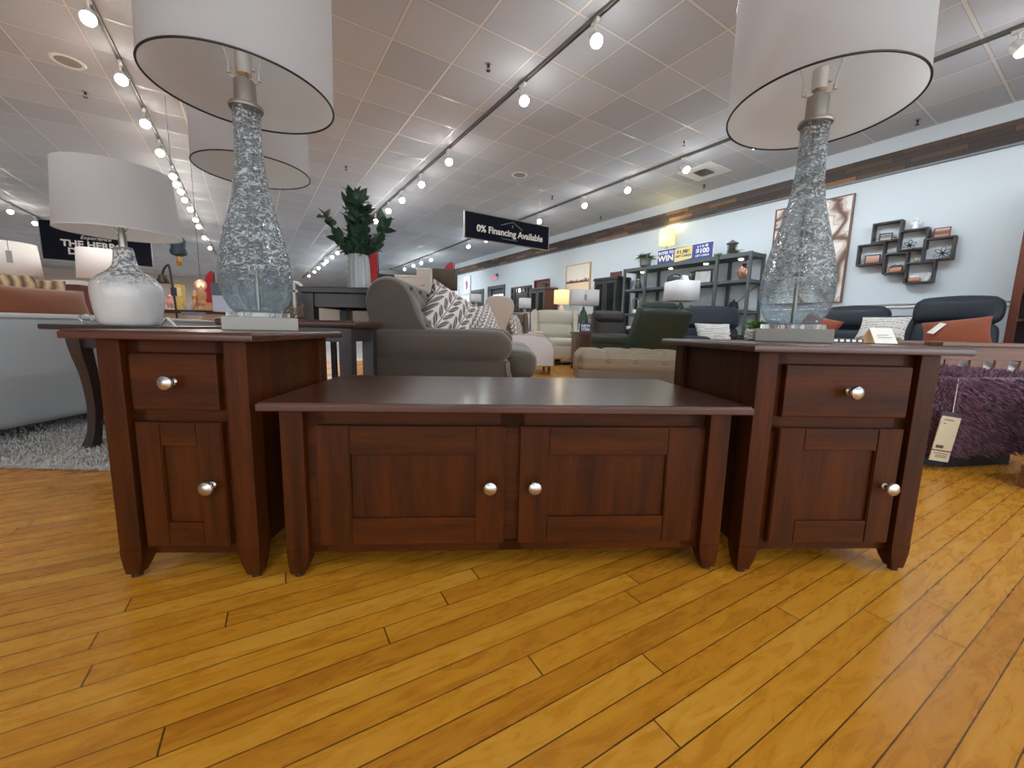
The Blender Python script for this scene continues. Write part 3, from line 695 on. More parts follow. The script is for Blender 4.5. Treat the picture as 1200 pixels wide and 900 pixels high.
rnd = random.Random(5); pts = []
for k in range(26000):
    x = rnd.uniform(rx0, rx1); y = ry0+(ry1-ry0)*rnd.random()**1.6
    pts.append(((x, y, .011), (0, 0, 1)))
for k in range(2600): pts.append(((rnd.uniform(rx0, rx1), ry0+.005, .01), (0, -.9, .7)))
obj('pile', fluff(G(), pts, .020, .0022, rnd, 1.1), RUG, t, kind='stuff')

# light grey sofa seen from behind
LG = M('light grey upholstery', (168, 172, 174), .9, var=.05, vs=5, bs=350, bst=.15, sheen=.2)
t = thing('grey_sofa', 'light grey upholstered sofa seen from behind at the left edge, on the shag rug', 'sofa', (-2.50, 2.55, .012), .03)
obj('back', G().soft(-.13, 0, .355, .24, 1.9, .57, .05, .01).soft(-.13, 0, .375, .17, 1.92, .52, .06), LG, t)
obj('arm', G().soft(-.5, -.87, .34, .85, .18, .50, .05, .01), LG, t); obj('arm', G().soft(-.5, .87, .34, .85, .18, .50, .05, .01), LG, t)
obj('seat_base', G().soft(-.5, 0, .2, .86, 1.7, .26, .03), LG, t)
for yy in (-.39, .39): obj('seat_cushion', G().soft(-.58, yy, .40, .68, .77, .16, .05, .02), LG, t)
obj('welt', G().tube([(-.012, -.93, .625), (-.012, .93, .625)], .005, 8), LG, t)
for sx in (-.86, -.10):
    for sy in (-.85, .85): obj('leg', G().box(sx-.03, sx+.03, sy-.03, sy+.03, 0, .085, .004), BLACK, t)
RUST = M('rust suede', (132, 72, 42), .85, var=.1, vs=7, bs=300, bst=.1, sheen=.4)
t = thing('lumbar_pillow', 'long rust brown pillow leaning on the light grey sofa back', 'pillow', (-2.84, 2.42, .618), R(90))
g = G(); g.m = Tm(0, 0, .095, rx=R(76)); g.pillow(.60, .215, .15); pl = obj('pillow_body', g, RUST, t)
g = G(); g.m = Tm(0, .0, .095, rx=R(76)); g.tube([(x*.3*(1-.09*0), .108*(1-.09*(1-x*x))+.004*math.sin(x*9), 0) for x in [i/20-1 for i in range(41)]], .004, 6); obj('piping', g, RUST, t)
def stripe_mat():
    mt, nt, b = newmat('brown and tan wood grain print'); v = coords(nt, (1, 1, 1), (0, 0, .25))
    wv = nd(nt, 'ShaderNodeTexWave'); wv.inputs['Scale'].default_value = 5; wv.inputs['Distortion'].default_value = 5; wv.inputs['Detail'].default_value = 3; nt.links.new(v, wv.inputs['Vector'])
    rp = nd(nt, 'ShaderNodeValToRGB'); nt.links.new(wv.outputs['Fac'], rp.inputs[0]); e = rp.color_ramp.elements
    e[0].color = (*lin((92, 70, 56)), 1); e[1].color = (*lin((190, 166, 132)), 1); k = e.new(.45); k.color = (*lin((150, 124, 92)), 1)
    nt.links.new(rp.outputs[0], b.inputs['Base Color']); b.inputs['Roughness'].default_value = .9; return mt
STR = stripe_mat()
for (x, y, Y, s_, a), lab in zip(((40, 337, 2.95, .42, 60), (5, 345, 2.75, .46, 75)), ('tan and brown striped pillow behind the rust lumbar pillow', 'tan and brown striped pillow at the left edge of the photo')):
    p = W(x, y, Y)
    t = thing('striped_pillow', lab, 'pillow', (p.x-.05, p.y, .565), R(a))
    g = G(); g.m = Tm(0, 0, .19, rx=R(70)); g.pillow(s_, s_*.86, .16, seed=x); obj('pillow_body', g, STR, t)
p = W(86, 331, 3.0)
# white shaded lamps further left, on a console
t = thing('console_table', 'low brown console behind the striped pillows, carrying two white shaded lamps', 'console', (-5.35, 4.66, 0), R(4))
BRN = wood('mid brown wood', (72, 48, 34), (110, 76, 54), 'x', .4, .2)
obj('top', G().box(-1.1, 1.1, -.22, .22, .70, .74, .004), BRN, t)
for sx in (-1.02, 1.02):
    for sy in (-.17, .17): obj('leg', G().box(sx-.03, sx+.03, sy-.03, sy+.03, 0, .70, .003), BRN, t)
obj('shelf', G().box(-1.0, 1.0, -.18, .18, .2, .225, .003), BRN, t)
def simple_lamp(name, loc, rz, lab, hb, rb, prof, mat, r0, r1, hs, shade=None, tagged=False, square=False):
    t = thing(name, lab, 'table lamp', loc, rz)
    obj('base', G().lathe([(0, 0)]+[(a*rb, b_*hb) for a, b_ in prof]+[(0, hb)], 32), mat, t, sharp=60)
    obj('stem', G().cyl(0, 0, hb-.002, hb+hs*.6, .008, n=12), STEEL, t)
    g = G()
    if square:
        for z0, z1, q0, q1 in ((hb+.02, hb+.02+hs, r0, r1),):
            c0 = [(-q0, -q0*square), (q0, -q0*square), (q0, q0*square), (-q0, q0*square)]; c1 = [(-q1, -q1*square), (q1, -q1*square), (q1, q1*square), (-q1, q1*square)]
            g.raw([(*a, z0) for a in c0]+[(*a, z1) for a in c1], [(k, (k+1) % 4, 4+(k+1) % 4, 4+k) for k in range(4)])
    else: g.lathe([(r0, hb+.02), (r1, hb+.02+hs)], 56)
    s_ = obj('lamp_shade', g, shade or SMALLSHADE, t, sharp=30 if square else 180)
    mod = s_.modifiers.new('thickness', 'SOLIDIFY'); mod.thickness = .004; mod.offset = -1
    if tagged:
        y = -(r0*square if square else r0)-.008
        obj('price_tag', G().box(-.022, .022, y-.002, y, hb+hs*.4, hb+hs*.75, .001).tube([(0, y, hb+hs*.74), (0, y-.001, hb+hs*1.05)], .003, 6), M('grey tag', (150, 154, 158), .6), t)
    return t
VASE = [(.5, 0), (.6, .03), (.9, .3), (1, .5), (.8, .75), (.35, .95), (.3, 1)]
p = W(6, 322, 4.62); q = W(120, 327, 4.7)
simple_lamp('table_lamp', (p.x, p.y, .741), R(60), 'white drum shade lamp with a hanging tag, cut by the left edge of the photo', p.z-.77, .09, VASE, M('pale ceramic', (190, 190, 188), .3), .29, .265, .36, tagged=True)
simple_lamp('table_lamp', (q.x, q.y, .741), R(20), 'small white shade lamp partly hidden behind the ceramic lamp', q.z-.77, .08, VASE, MATS['pale ceramic'], .205, .19, .33)
p = W(87, 329, 3.6)
t = thing('book', 'cream book lying on the red brown cabinet behind the rust lumbar pillow', 'book', (p.x, p.y, p.z-.04), .1)
obj('cover', G().box(-.1, .1, -.08, .08, 0, .004).box(-.1, .1, -.08, .08, .034, .038), M('cream cover', (232, 226, 200), .7), t)
obj('pages', G().box(-.096, .096, -.076, .078, .0045, .0335), PAPER, t)
# side cabinet the book lies on
t = thing('small_cabinet', 'red brown cabinet beyond the light grey sofa, under the cream book', 'cabinet', (p.x, p.y, 0), .1)
zz = p.z-.041
RED = wood('red brown wood', (76, 36, 26), (120, 62, 44), 'x', .4, .2)
obj('body', G().box(-.13, .13, -.11, .11, .03, zz-.02), RED, t); obj('top', G().box(-.14, .14, -.12, .12, zz-.02, zz, .003), RED, t)
obj('door', G().box(-.12, .12, -.118, -.11, .06, zz-.04, .002), RED, t)
for sx in (-.11, .11):
    for sy in (-.09, .09): obj('leg', G().box(sx-.015, sx+.015, sy-.015, sy+.015, 0, .03), RED, t)

# hanging signs
SIGN = M('charcoal sign board', (26, 28, 38), .9, var=.03, spec=.1); SFR = M('champagne sign frame', (150, 142, 132), .4, .5); SIL = M('sign lettering cream', (236, 232, 224), .6, var=0); SLOGO = M('sign emblem grey', (132, 138, 150), .6, var=0)
def hang_sign(lab, x, y, Y, L, H):
    p = W(x, y, Y); t = thing('hanging_sign', lab, 'sign', (p.x, p.y, p.z), ALONG)
    obj('board', G().box(0, L, -.012, .012, -H/2, H/2), SIGN, t)
    f = .012
    obj('frame', G().box(-f, L+f, -.02, .02, H/2, H/2+f).box(-f, L+f, -.02, .02, -H/2-f, -H/2).box(-f, 0, -.02, .02, -H/2, H/2).box(L, L+f, -.02, .02, -H/2, H/2), SFR, t)
    z = CH-p.z
    for k in (.15, .85): obj('wire', G().tube([(L*k, 0, H/2+f), (L*k, 0, z)], .0015, 6), STEEL, t)
    return t
t = hang_sign('dark hanging sign reading 0% Financing Available above the middle aisle', 544.5, 262.5, 7.0, 1.76, .42)
text('lettering', '0% Financing Available', .155, SIL, t, .92, -.014, -.035, .003, sx=1.0, bold=.0035)
obj('emblem', G().tube([(.70, -.014, .085), (.95, -.014, .17), (1.16, -.014, .06)], .006, 6).tube([(.72, -.014, -.115), (.735, -.014, -.14), (1.05, -.014, -.14)], .005, 6).box(.935, .955, -.016, -.012, .075, .115), SLOGO, t)
t = hang_sign('dark hanging sign partly hidden behind the ceramic lamp, lettered in cream capitals', 48, 280, 8.8, 1.76, .80)
text('lettering', 'Experience', .11, SIL, t, .84, -.014, .115, .003, shear=.3)
text('lettering', 'THE HERRO', .19, SIL, t, .80, -.014, -.04, .003, bold=.006, sx=1.0)
text('lettering', 'D', .19, SIL, t, .45, -.014, -.205, .003, bold=.006)

# second drum shade lamp behind the left one, on a dark table
t = thing('dark_table', 'dark table with reddish worn edge behind the left glass lamp', 'table', (-1.045, 2.045, 0), .0)
Z2 = .655
obj('top', G().box(-.325, .325, -.195, .195, Z2-.035, Z2, .012), wood('dark red brown wood', (44, 28, 24), (84, 48, 36), 'x', .35, .2), t)
obj('apron', G().box(-.28, .28, -.165, -.145, Z2-.10, Z2-.035).box(-.28, .28, .145, .165, Z2-.10, Z2-.035).box(-.28, -.26, -.15, .15, Z2-.1, Z2-.035).box(.26, .28, -.15, .15, Z2-.1, Z2-.035), ESPRESSO, t)
for sx in (-.265, .265):
    for sy in (-.145, .145): obj('leg', G().box(sx-.03, sx+.03, sy-.03, sy+.03, 0, Z2-.036, .003), ESPRESSO, t)
obj('lower_shelf', G().box(-.24, .24, -.12, .12, .16, .185, .002), ESPRESSO, t)
glass_lamp((-1.235, 2.0, Z2+.0005), .3, 'farther glass lamp with white drum shade, mostly hidden behind the left glass lamp', (.0, .0))
p = W(337, 368, 1.95)
t = thing('twig_bundle', 'brown wicker twig bundle right of the left lamp base', 'ornament', (p.x-.01, 2.02, Z2), 0)
g = G(); rnd = random.Random(2)
for k in range(26):
    a = rnd.uniform(0, 6.28); g.tube(bez([(.02*math.cos(a), .02*math.sin(a), 0), (.045*math.cos(a+.8), .045*math.sin(a+.8), .03), (.05*math.cos(a+2), .05*math.sin(a+2), .05+.03*rnd.random())], 4), .0018, 5)
obj('twigs', g, M('wicker', (122, 92, 70), .8), t)
obj('dish', G().lathe([(0, .0), (.04, 0), (.05, .01), (.047, .011), (0, .004)], 24), BRN, t)

# counter height table, vase and plant
tx0, tY = W(353, 340, 2.75).x, 2.75
t = thing('counter_table', 'tall charcoal counter table carrying the vase of leaves', 'table', (-1.165, 3.08, 0), 0)
CZ = .885
obj('top', G().box(-.275, .275, -.36, .36, CZ-.04, CZ, .006), ESPRESSO, t)
obj('apron', G().box(-.24, .24, -.32, -.295, CZ-.13, CZ-.04).box(-.24, .24, .295, .32, CZ-.13, CZ-.04).box(-.25, -.225, -.3, .3, CZ-.13, CZ-.04).box(.225, .25, -.3, .3, CZ-.13, CZ-.04), ESPRESSO, t)
for sx in (-.225, .225):
    for sy in (-.295, .295): obj('leg', G().box(sx-.04, sx+.04, sy-.04, sy+.04, 0, CZ-.04, .004), ESPRESSO, t)
for yy in (-.29, .29): obj('lower_rail', G().box(-.2, .2, yy-.01, yy+.01, .06, .11), ESPRESSO, t)
# stool in front of it
t = thing('counter_stool', 'dark stool with dark cushion tucked under the charcoal counter table', 'stool', (-1.165, 3.06, 0), 0)
obj('seat', G().soft(0, 0, .60, .33, .34, .06, .03, .008), M('dark stool cushion', (40, 38, 40), .7), t)
for sx in (-.14, .14):
    for sy in (-.13, .13): obj('leg', G().box(sx-.017, sx+.017, sy-.017, sy+.017, 0, .575, .003), BLACK, t)
for yy in (-.13, .13): obj('foot_rail', G().box(-.13, .13, yy-.01, yy+.01, .2, .22), STEEL, t)
p = W(421, 337, 3.0)
t = thing('ribbed_vase', 'tall clear ribbed glass vase on the charcoal counter table', 'vase', (p.x, 3.0, CZ), 0)
g = G(); vs = []; n_ = 96
prof = [(.070, 0), (.074, .01), (.074, .1), (.070, .2), (.064, .255), (.060, .255), (.065, .2), (.068, .1), (.066, .02)]
t_ = bmesh.new(); rows = []
for i, (r_, z) in enumerate(prof):
    rows.append([t_.verts.new(((r_+(.006 if i < 5 else 0)*abs(math.sin(a*math.pi*14/n_)))*math.cos(2*math.pi*a/n_), (r_+(.006 if i < 5 else 0)*abs(math.sin(a*math.pi*14/n_)))*math.sin(2*math.pi*a/n_), z)) for a in range(n_)])
for i in range(len(rows)-1):
    for a in range(n_): t_.faces.new((rows[i][a], rows[i][(a+1) % n_], rows[i+1][(a+1) % n_], rows[i+1][a]))
t_.faces.new(rows[0][::-1]); t_.faces.new(rows[-1])
g.put(t_); obj('vase_body', g, M('ribbed clear glass', (244, 247, 247), .06, trans=.6, var=0, bs=60, bst=.3), t)
def leaf(g, base, d, L, wd, roll, curl):
    d = Vector(d).normalized(); s_ = d.cross(Vector((0, 0, 1))); s_ = (s_.normalized() if s_.length > .05 else Vector((1, 0, 0))); nrm = s_.cross(d)
    s2 = s_*math.cos(roll)+nrm*math.sin(roll); n2 = -s_*math.sin(roll)+nrm*math.cos(roll)
    vs = []; fs = []; K = 6
    for i in range(K+1):
        f = i/K; c = Vector(base)+d*L*f-n2*curl*L*f*f; w_ = wd*math.sin(math.pi*min(1, f*.96+.02)**.8)
        vs += [tuple(c-s2*w_+n2*w_*.25), tuple(c), tuple(c+s2*w_+n2*w_*.25)]
    for i in range(K):
        a = i*3; fs += [(a, a+1, a+4, a+3), (a+1, a+2, a+5, a+4)]
    g.raw(vs, fs)
rnd = random.Random(11)
t = thing('leafy_branches', 'dark green magnolia like leaf bouquet standing in the ribbed vase', 'plant', (p.x, 3.0, CZ+.07), 0)
gl = G(); gs = G()
for k in range(17):
    a = 2*math.pi*k/17+rnd.uniform(-.3, .3); sp_ = rnd.uniform(.1, 1) if k % 3 else .15; hh = .52-.23*sp_+rnd.uniform(-.03, .05)
    pts = bez([(.02*math.cos(a), .02*math.sin(a), -.05), (.035*math.cos(a), .035*math.sin(a), .16), (.15*sp_*math.cos(a), .15*sp_*math.sin(a), .14+hh*.33), (.25*sp_*math.cos(a), .25*sp_*math.sin(a), .10+hh*.92)], 7)
    gs.tube(pts, [.0035*(1-i/len(pts)*.6) for i in range(len(pts))], 6)
    for i in range(7, len(pts)):
        for q in range(2):
            d = (pts[i]-pts[i-1]).normalized()+Vector((rnd.uniform(-1, 1), rnd.uniform(-1, 1), rnd.uniform(-.5, .8)))*.95
            if rnd.random() < .8: leaf(gl, pts[i], d, rnd.uniform(.07, .10), rnd.uniform(.024, .036), rnd.uniform(-1, 1), rnd.uniform(0, .5))
    leaf(gl, pts[-1], pts[-1]-pts[-2], .08, .02, 0, .3)
obj('stems', gs, M('green stem', (70, 84, 56), .6), t); obj('foliage', gl, M('dark green leaf', (58, 84, 68), .4, var=.35, vs=9, coat=.15), t)

# things on the far left counter
t = thing('display_counter', 'long dark topped counter with beige front beyond the left end table', 'counter', tuple(W(232, 380, 6.0)[:2])+(0,), .05)
zc = W(230, 364, 6.0).z
obj('top', G().box(-.8, 1.0, -.3, .3, zc-.05, zc, .004), DKW, t); obj('front_panel', G().box(-.75, .95, -.26, .26, .06, zc-.05), M('beige panel', (176, 160, 146), .7), t)
obj('plinth', G().box(-.7, .9, -.22, .22, 0, .06), BLACK, t)
def on(x, Y): q = W(x, 364, Y); return (q.x, q.y, zc)
t = thing('book_box', 'tall yellow book box on the far counter beside the floor lamp', 'box', on(213, 5.9), .2)
obj('box_body', G().box(-.045, .045, -.04, .04, 0, .36, .004), M('gold yellow card', (206, 178, 96), .6, var=.25, vs=25), t); obj('box_label', G().box(-.035, .035, -.0415, -.0395, .2, .32), M('pale gold label', (232, 214, 158), .6), t)
CARV = M('carved pale wood', (186, 140, 100), .7, var=.15)
for i, (x, s_, lab) in enumerate(((230, 1.0, 'carved pale wood turret ornament left of the taller carved one'), (238, 1.25, 'taller carved pale wood turret ornament under the lit globe'))):
    t = thing('carved_ornament', lab, 'ornament', on(x, 5.85), .3*i)
    obj('turret', G().lathe([(0, 0), (.05*s_, 0), (.045*s_, .03), (.03*s_, .06), (.042*s_, .1), (.03*s_, .14), (.035*s_, .16), (.04*s_, .18)]+[(.045*s_, .2*s_), (.02*s_, .25*s_), (0, .29*s_)], 20), CARV, t)
    obj('plinth', G().box(-.055*s_, .055*s_, -.055*s_, .055*s_, -.0, .02, .003), CARV, t)
t = thing('carved_block', 'short carved pale wood block at the foot of the red flag', 'ornament', on(246, 5.88), .2)
obj('block', G().box(-.05, .05, -.045, .045, 0, .08, .008).box(-.04, .04, -.035, .035, .08, .11, .006), CARV, t)
t = thing('white_bowl', 'small white bowl on the far counter in front of the carved ornaments', 'bowl', on(222, 5.8), 0)
obj('bowl', G().lathe([(0, .0), (.035, 0), (.07, .06), (.085, .085), (.08, .085), (.06, .05), (0, .015)], 28), WHITE, t)
for x, c_, lab in ((200, (222, 150, 150), 'small pink flower ornament left of the floor lamp stem'), (206, (216, 190, 160), 'small cream figurine right beside the floor lamp stem')):
    t = thing('figurine', lab, 'ornament', on(x, 5.9), 0)
    mt = M(lab[:20], c_, .6, var=.3, vs=20)
    obj('figure', G().lathe([(0, 0), (.035, 0), (.03, .05), (.05, .1), (.04, .14), (.02, .16), (.03, .19), (0, .22)], 18), mt, t); obj('plinth', G().cyl(0, 0, 0, .012, .045, n=20), WHITE, t)
t = thing('pedestal_stand', 'pale blue white flared pedestal in front of the far counter', 'pedestal', tuple(W(228, 380, 4.2)[:2])+(0,), 0)
zp = W(228, 366, 4.2).z
PB = M('pale blue white plaster', (196, 204, 222), .6)
obj('column', G().lathe([(0, 0), (.09, 0), (.09, .04), (.045, .08), (.04, zp-.12), (.05, zp-.07), (.085, zp-.03)], 28), PB, t); obj('cap', G().lathe([(0, zp-.03), (.085, zp-.03), (.1, zp-.015), (.1, zp), (0, zp)], 28), M('blue grey cap', (126, 146, 176), .6), t)
# arc floor lamp, its shade turned away; hanging navy and gold pendant
p0 = W(208, 378, 4.6); zt_ = W(203, 311, 4.6).z
t = thing('floor_lamp', 'thin dark bronze arc floor lamp left of the left glass lamp', 'floor lamp', (p0.x, p0.y, 0), 0)
obj('base', G().lathe([(0, 0), (.14, 0), (.14, .02), (.03, .03), (0, .03)], 32), DARKRIM, t)
q = W(190, 322, 4.6)
obj('stem', G().tube(bez([(0, 0, .02), (0, 0, .6), (-.01, 0, zt_-.35), (-.035, 0, zt_-.03), (-.05, 0, zt_), (-.09, 0, zt_-.03), (q.x-p0.x, 0, q.z)], 8), .011, 10), DARKRIM, t)
obj('switch_box', G().box(-.03, .01, -.02, .02, W(208, 347, 4.6).z, W(208, 337, 4.6).z, .004), M('navy box', (44, 46, 70), .5), t)
obj('lamp_shade', G().lathe([(.03, q.z), (.07, q.z-.09)], 24, q.x-p0.x, 0), DARKRIM, t)
q = W(209, 292, 5.2)
t = thing('pendant_lantern', 'navy and gold ornament hanging from the ceiling left of the left glass lamp', 'ornament', (q.x, q.y, q.z), .3)
NAVY = M('navy glaze', (30, 46, 60), .4); GOLD = M('gold', (190, 150, 84), .35, .8)
obj('body', G().lathe([(0, .15), (.05, .15), (.085, .1), (.075, .02), (.09, -.03), (.08, -.07), (.03, -.09), (0, -.09)], 24), NAVY, t)
obj('tip', G().lathe([(0, -.09), (.028, -.09), (.022, -.13), (.034, -.155), (.02, -.2), (0, -.205)], 20), GOLD, t); obj('cord', G().tube([(0, 0, .15), (0, 0, CH-q.z)], .002, 6), BLACK, t); obj('hook_ring', G().lathe([(0, .15), (.02, .15), (.015, .18), (0, .18)], 16), GOLD, t)
q = W(235, 334, 6.6)
t = thing('globe_pendant', 'lit amber glass globe pendant hanging over the far counter', 'pendant lamp', (q.x, q.y, q.z), 0)
obj('globe', G().sph(0, 0, 0, .085), M('amber glass', (226, 180, 156), .15, trans=.4, var=0), t); obj('bulb', G().sph(0, 0, 0, .035), emis('warm bulb', (255, 226, 196), 4), t); obj('cord', G().tube([(0, 0, .08), (0, 0, CH-q.z)], .003, 6), BLACK, t)
REDF = M('red flag cloth', (150, 26, 40), .7, var=.1)
def flag(lab, x, y0, y1, Y, wd, rz=0, white=True):
    a = W(x, y0, Y); b_ = W(x, y1, Y); H = a.z-b_.z
    t = thing('feather_flag', lab, 'flag', (b_.x, b_.y, 0), rz)
    pts = [(0, 0), (wd*.95, 0), (wd, H*.5), (wd*.98, H*.97), (wd*.8, H), (wd*.45, H*.93), (wd*.15, H*.78), (0, H*.55)]
    obj('banner', G().prism(smooth_poly([(p_[0]-wd/2, p_[1]+b_.z) for p_ in pts], 2), 'y', -.004, .004), REDF, t)
    obj('pole', G().tube([(wd/2+.012, 0, .02), (wd/2+.012, 0, b_.z+H*.96)], .01, 8), BLACK, t); obj('base', G().cyl(wd/2, 0, 0, .02, .16, n=24), BLACK, t)
    return t
flag('red feather flag on a pole behind the left glass lamp', 247, 317, 358, 7.2, .17)
flag('red feather flag showing right beside the ribbed vase', 437, 293, 332, 8.0, .2)
flag('red feather flag tip peeking over the brown square lampshade', 525, 307, 340, 9.0, .25)
# grey and white boxes right behind the left lamp
q = W(270, 366, 3.4)
t = thing('square_lamp', 'white square lampshade with grey side behind the left glass lamp', 'table lamp', (q.x, q.y, 0), .25)
z0_ = q.z; z1_ = W(270, 346, 3.4).z
obj('shade_box', G().box(-.09, .10, -.09, .09, z0_, z1_, .004), M('white shade panel', (206, 210, 222), .8), t); obj('stand', G().cyl(0, 0, .02, z0_, .02, n=16), STEEL, t); obj('base', G().cyl(0, 0, 0, .02, .13, n=28), STEEL, t)
obj('crossbar', G().box(-.09, -.02, -.1, -.09, z1_-.01, z1_+.09, .003).box(-.02, .06, -.1, -.085, z1_-.005, z1_+.075, .003), M('blue grey panel', (98, 104, 116), .6), t)
# arched white window mirror
q0 = W(336, 362, 4.4); q1 = W(355, 331, 4.4); wd = q1.x-q0.x; cx_ = (q0.x+q1.x)/2; H = q1.z
t = thing('arched_mirror', 'white arched window pane mirror between the left lamp and the counter table', 'mirror', (cx_, q0.y, 0), 0)
g = G(); hw = wd/2
for s in (-1, 1): g.box(s*hw-.015, s*hw+.015, -.02, .02, 0, H-hw)
g.tube([(hw*math.cos(k*math.pi/16), 0, H-hw+hw*math.sin(k*math.pi/16)) for k in range(17)], .015, 8); g.box(-.012, .012, -.015, .015, 0, H-.01)
for zz in (.02, H*.35, H*.62, H-hw): g.box(-hw, hw, -.015, .015, zz-.012, zz+.012)
obj('frame', g, WHITE, t)
pane = [(-hw, 0), (hw, 0)]+[(hw*math.cos(k*math.pi/16), H-hw+hw*math.sin(k*math.pi/16)) for k in range(17)]
obj('mirror_glass', G().prism(pane, 'y', .004, .008), M('mirror', (170, 172, 172), .05, 1, var=0), t)
# dark canopy, white cabinets, brown square lampshade behind the sofa
q = W(458, 322, 9.5)
t = thing('dark_canopy', 'black patio umbrella canopy far behind the taupe sofa', 'umbrella', (q.x, q.y, 0), 0)
g = G(); zt_ = q.z
g.lathe([(.0, zt_+.12), (.35, zt_+.06), (.75, zt_-.08), (.75, zt_-.14)], 8); c_ = obj('canopy', g, M('black canvas', (28, 27, 30), .8), t, sharp=20); obj('pole', G().cyl(0, 0, .04, zt_+.14, .025, n=14), DARKRIM, t); obj('base', G().lathe([(0, 0), (.28, 0), (.26, .05), (0, .06)], 28), BLACK, t)
WC = M('cream white lacquer', (214, 212, 206), .5)
for (xa, xb, ya, Y, lab) in ((463, 490, 322, 6.6, 'cream low dresser behind the tufted taupe sofa'), (488, 503, 314, 6.3, 'tall narrow cream cabinet behind the taupe sofa'), (496, 522, 350, 5.6, 'cream side cabinet under the brown square lampshade')):
    a = W(xa, ya, Y); b_ = W(xb, ya, Y); H = a.z; wd = b_.x-a.x
    t = thing('cream_cabinet', lab, 'cabinet', ((a.x+b_.x)/2, Y+.2, 0), .0)
    obj('body', G().box(-wd/2, wd/2, -.19, .2, .04, H-.03), WC, t); obj('top', G().box(-wd/2-.012, wd/2+.012, -.21, .21, H-.03, H, .004), WC, t); obj('plinth', G().box(-wd/2+.02, wd/2-.02, -.16, .18, 0, .04), BLACK, t)
    nd_ = 2 if wd > .3 else 1
    for k in range(nd_):
        for j in range(3):
            xx0 = -wd/2+.012+k*(wd-.024)/nd_; f = obj('drawer', G().box(xx0+.004, xx0+(wd-.024)/nd_-.004, -.205, -.19, .07+j*(H-.12)/3, .07+(j+1)*(H-.12)/3-.012, .003), WC, t)
            obj('pull', G().tube([(xx0+(wd-.024)/nd_/2-.03, -.215, .07+(j+.55)*(H-.12)/3), (xx0+(wd-.024)/nd_/2+.03, -.215, .07+(j+.55)*(H-.12)/3)], .005, 8), DARKRIM, f)
q = W(516, 337, 5.4)
simple_lamp('table_lamp', (q.x, 5.78, W(510, 350, 5.6).z), .0, 'lamp with a square brown fabric shade behind the leaf print pillow', .12, .05, VASE, DARKRIM, .155, .155, .27, shade=M('brown fabric shade', (84, 72, 60), .9, bs=300, bst=.3), square=.8)

# ------------------------------------------------------------------ taupe sofa in the middle
TP = M('taupe upholstery', (86, 75, 65), .85, var=.08, vs=4, bs=380, bst=.12, sheen=.35)
t = thing('taupe_sofa', 'taupe tufted rolled arm sofa behind the coffee table, its arm end facing the camera', 'sofa', (0, 2.30, 0), 0)
L = 1.86
prof = [(-.80, .30), (-.83, .62), (-.862, .76), (-.850, .85), (-.805, .905), (-.735, .925), (-.655, .905), (-.595, .845), (-.56, .745), (-.52, .66), (-.47, .60), (-.45, .30)]
g = G(); sp_ = smooth_poly(prof, 2)
# back: the profile swept along the sofa, tufted on the seat side
n_ = len(sp_); ys = [.02, .03, .05, .085]+[.085+(L-.17)*k/56 for k in range(1, 57)]+[L-.05, L-.03, L-.02]
cxy = (-.66, .62); vs = []; fs = []
for yi, y in enumerate(ys):
    edge = min(y, L-y)-.02; sc = 1-.10*max(0, 1-edge/.07)**2
    for (x, z) in sp_:
        X = cxy[0]+(x-cxy[0])*sc; Z = cxy[1]+(z-cxy[1])*sc
        if x > -.68 and z > .58 and edge > .05:
            rows_ = (.86, .74, .64); dmp = 0
            for ri, rz_ in enumerate(rows_):
                for k in range(7):
                    yy = .16+(L-.32)*(k+(.5 if ri % 2 else 0))/6.5
                    d2 = ((y-yy)/.075)**2+((z-rz_)/.05)**2; dmp += math.exp(-d2)
            crease = abs(math.sin((y-.16)/((L-.32)/6.5)*math.pi))**.35
            X -= .028*min(1, dmp)+.010*(1-crease); Z -= .006*(1-crease)
        vs.append((X, y, Z))
for i in range(len(ys)-1):
    for k in range(n_): fs.append((i*n_+k, i*n_+(k+1) % n_, (i+1)*n_+(k+1) % n_, (i+1)*n_+k))
fs += [tuple(range(n_))[::-1], tuple(range((len(ys)-1)*n_, len(ys)*n_))]
bk = obj('back', g.raw(vs, fs), TP, t, sharp=60)
g = G()
for ri, rz_ in enumerate((.86, .74, .64)):
    for k in range(7):
        yy = .16+(L-.32)*(k+(.5 if ri % 2 else 0))/6.5
        if yy < L-.12: g.sph({0: -.615, 1: -.575, 2: -.525}[ri], yy, rz_, .012, u=10, v=6)
obj('buttons', g, TP, bk)
for y0 in (0, L-.20):
    arm = G()
    # rolled top running front to back, with a plain panel below
    arm.soft(-.425, y0+(.075 if y0 == 0 else .125), .527, .83, .22, .188, .088, .006, 16)
    arm.prism([(-.80, .08), (-.80, .45), (-.03, .45), (-.02, .36), (.03, .27), (.075, .20), (.085, .08)], 'y', y0+.015, y0+.185, .012, 2)
    ar = obj('arm', arm, TP, t, sharp=60)
    cord = bez([(-.035, y0+.012, .44), (-.022, y0+.01, .36), (.028, y0+.01, .265), (.075, y0+.01, .195), (.086, y0+.01, .08)], 8)
    obj('welt', G().tube(cord, .0065, 8).tube([(p.x+.012, p.y, p.z+.006) for p in cord], .0055, 8), M('taupe welt', (142, 132, 122), .8), ar)
for k in range(2):
    cw = (L-.40)/2; y0 = .20+cw*(k+.5)
    obj('seat_cushion', G().soft(-.19+.02, y0, .415, .62, cw-.008, .17, .055, .025, 14, lambda p, o, k=k: (o[0], o[1]+((-.09 if k == 0 else .09) if (p[1] < 0) == (k == 0) else 0)*max(0, min(1, (o[0]-.10)/.06)), o[2])), TP, t, sharp=80)
obj('seat_base', G().soft(-.36, L/2, .19, .82, L-.34, .24, .02), TP, t)
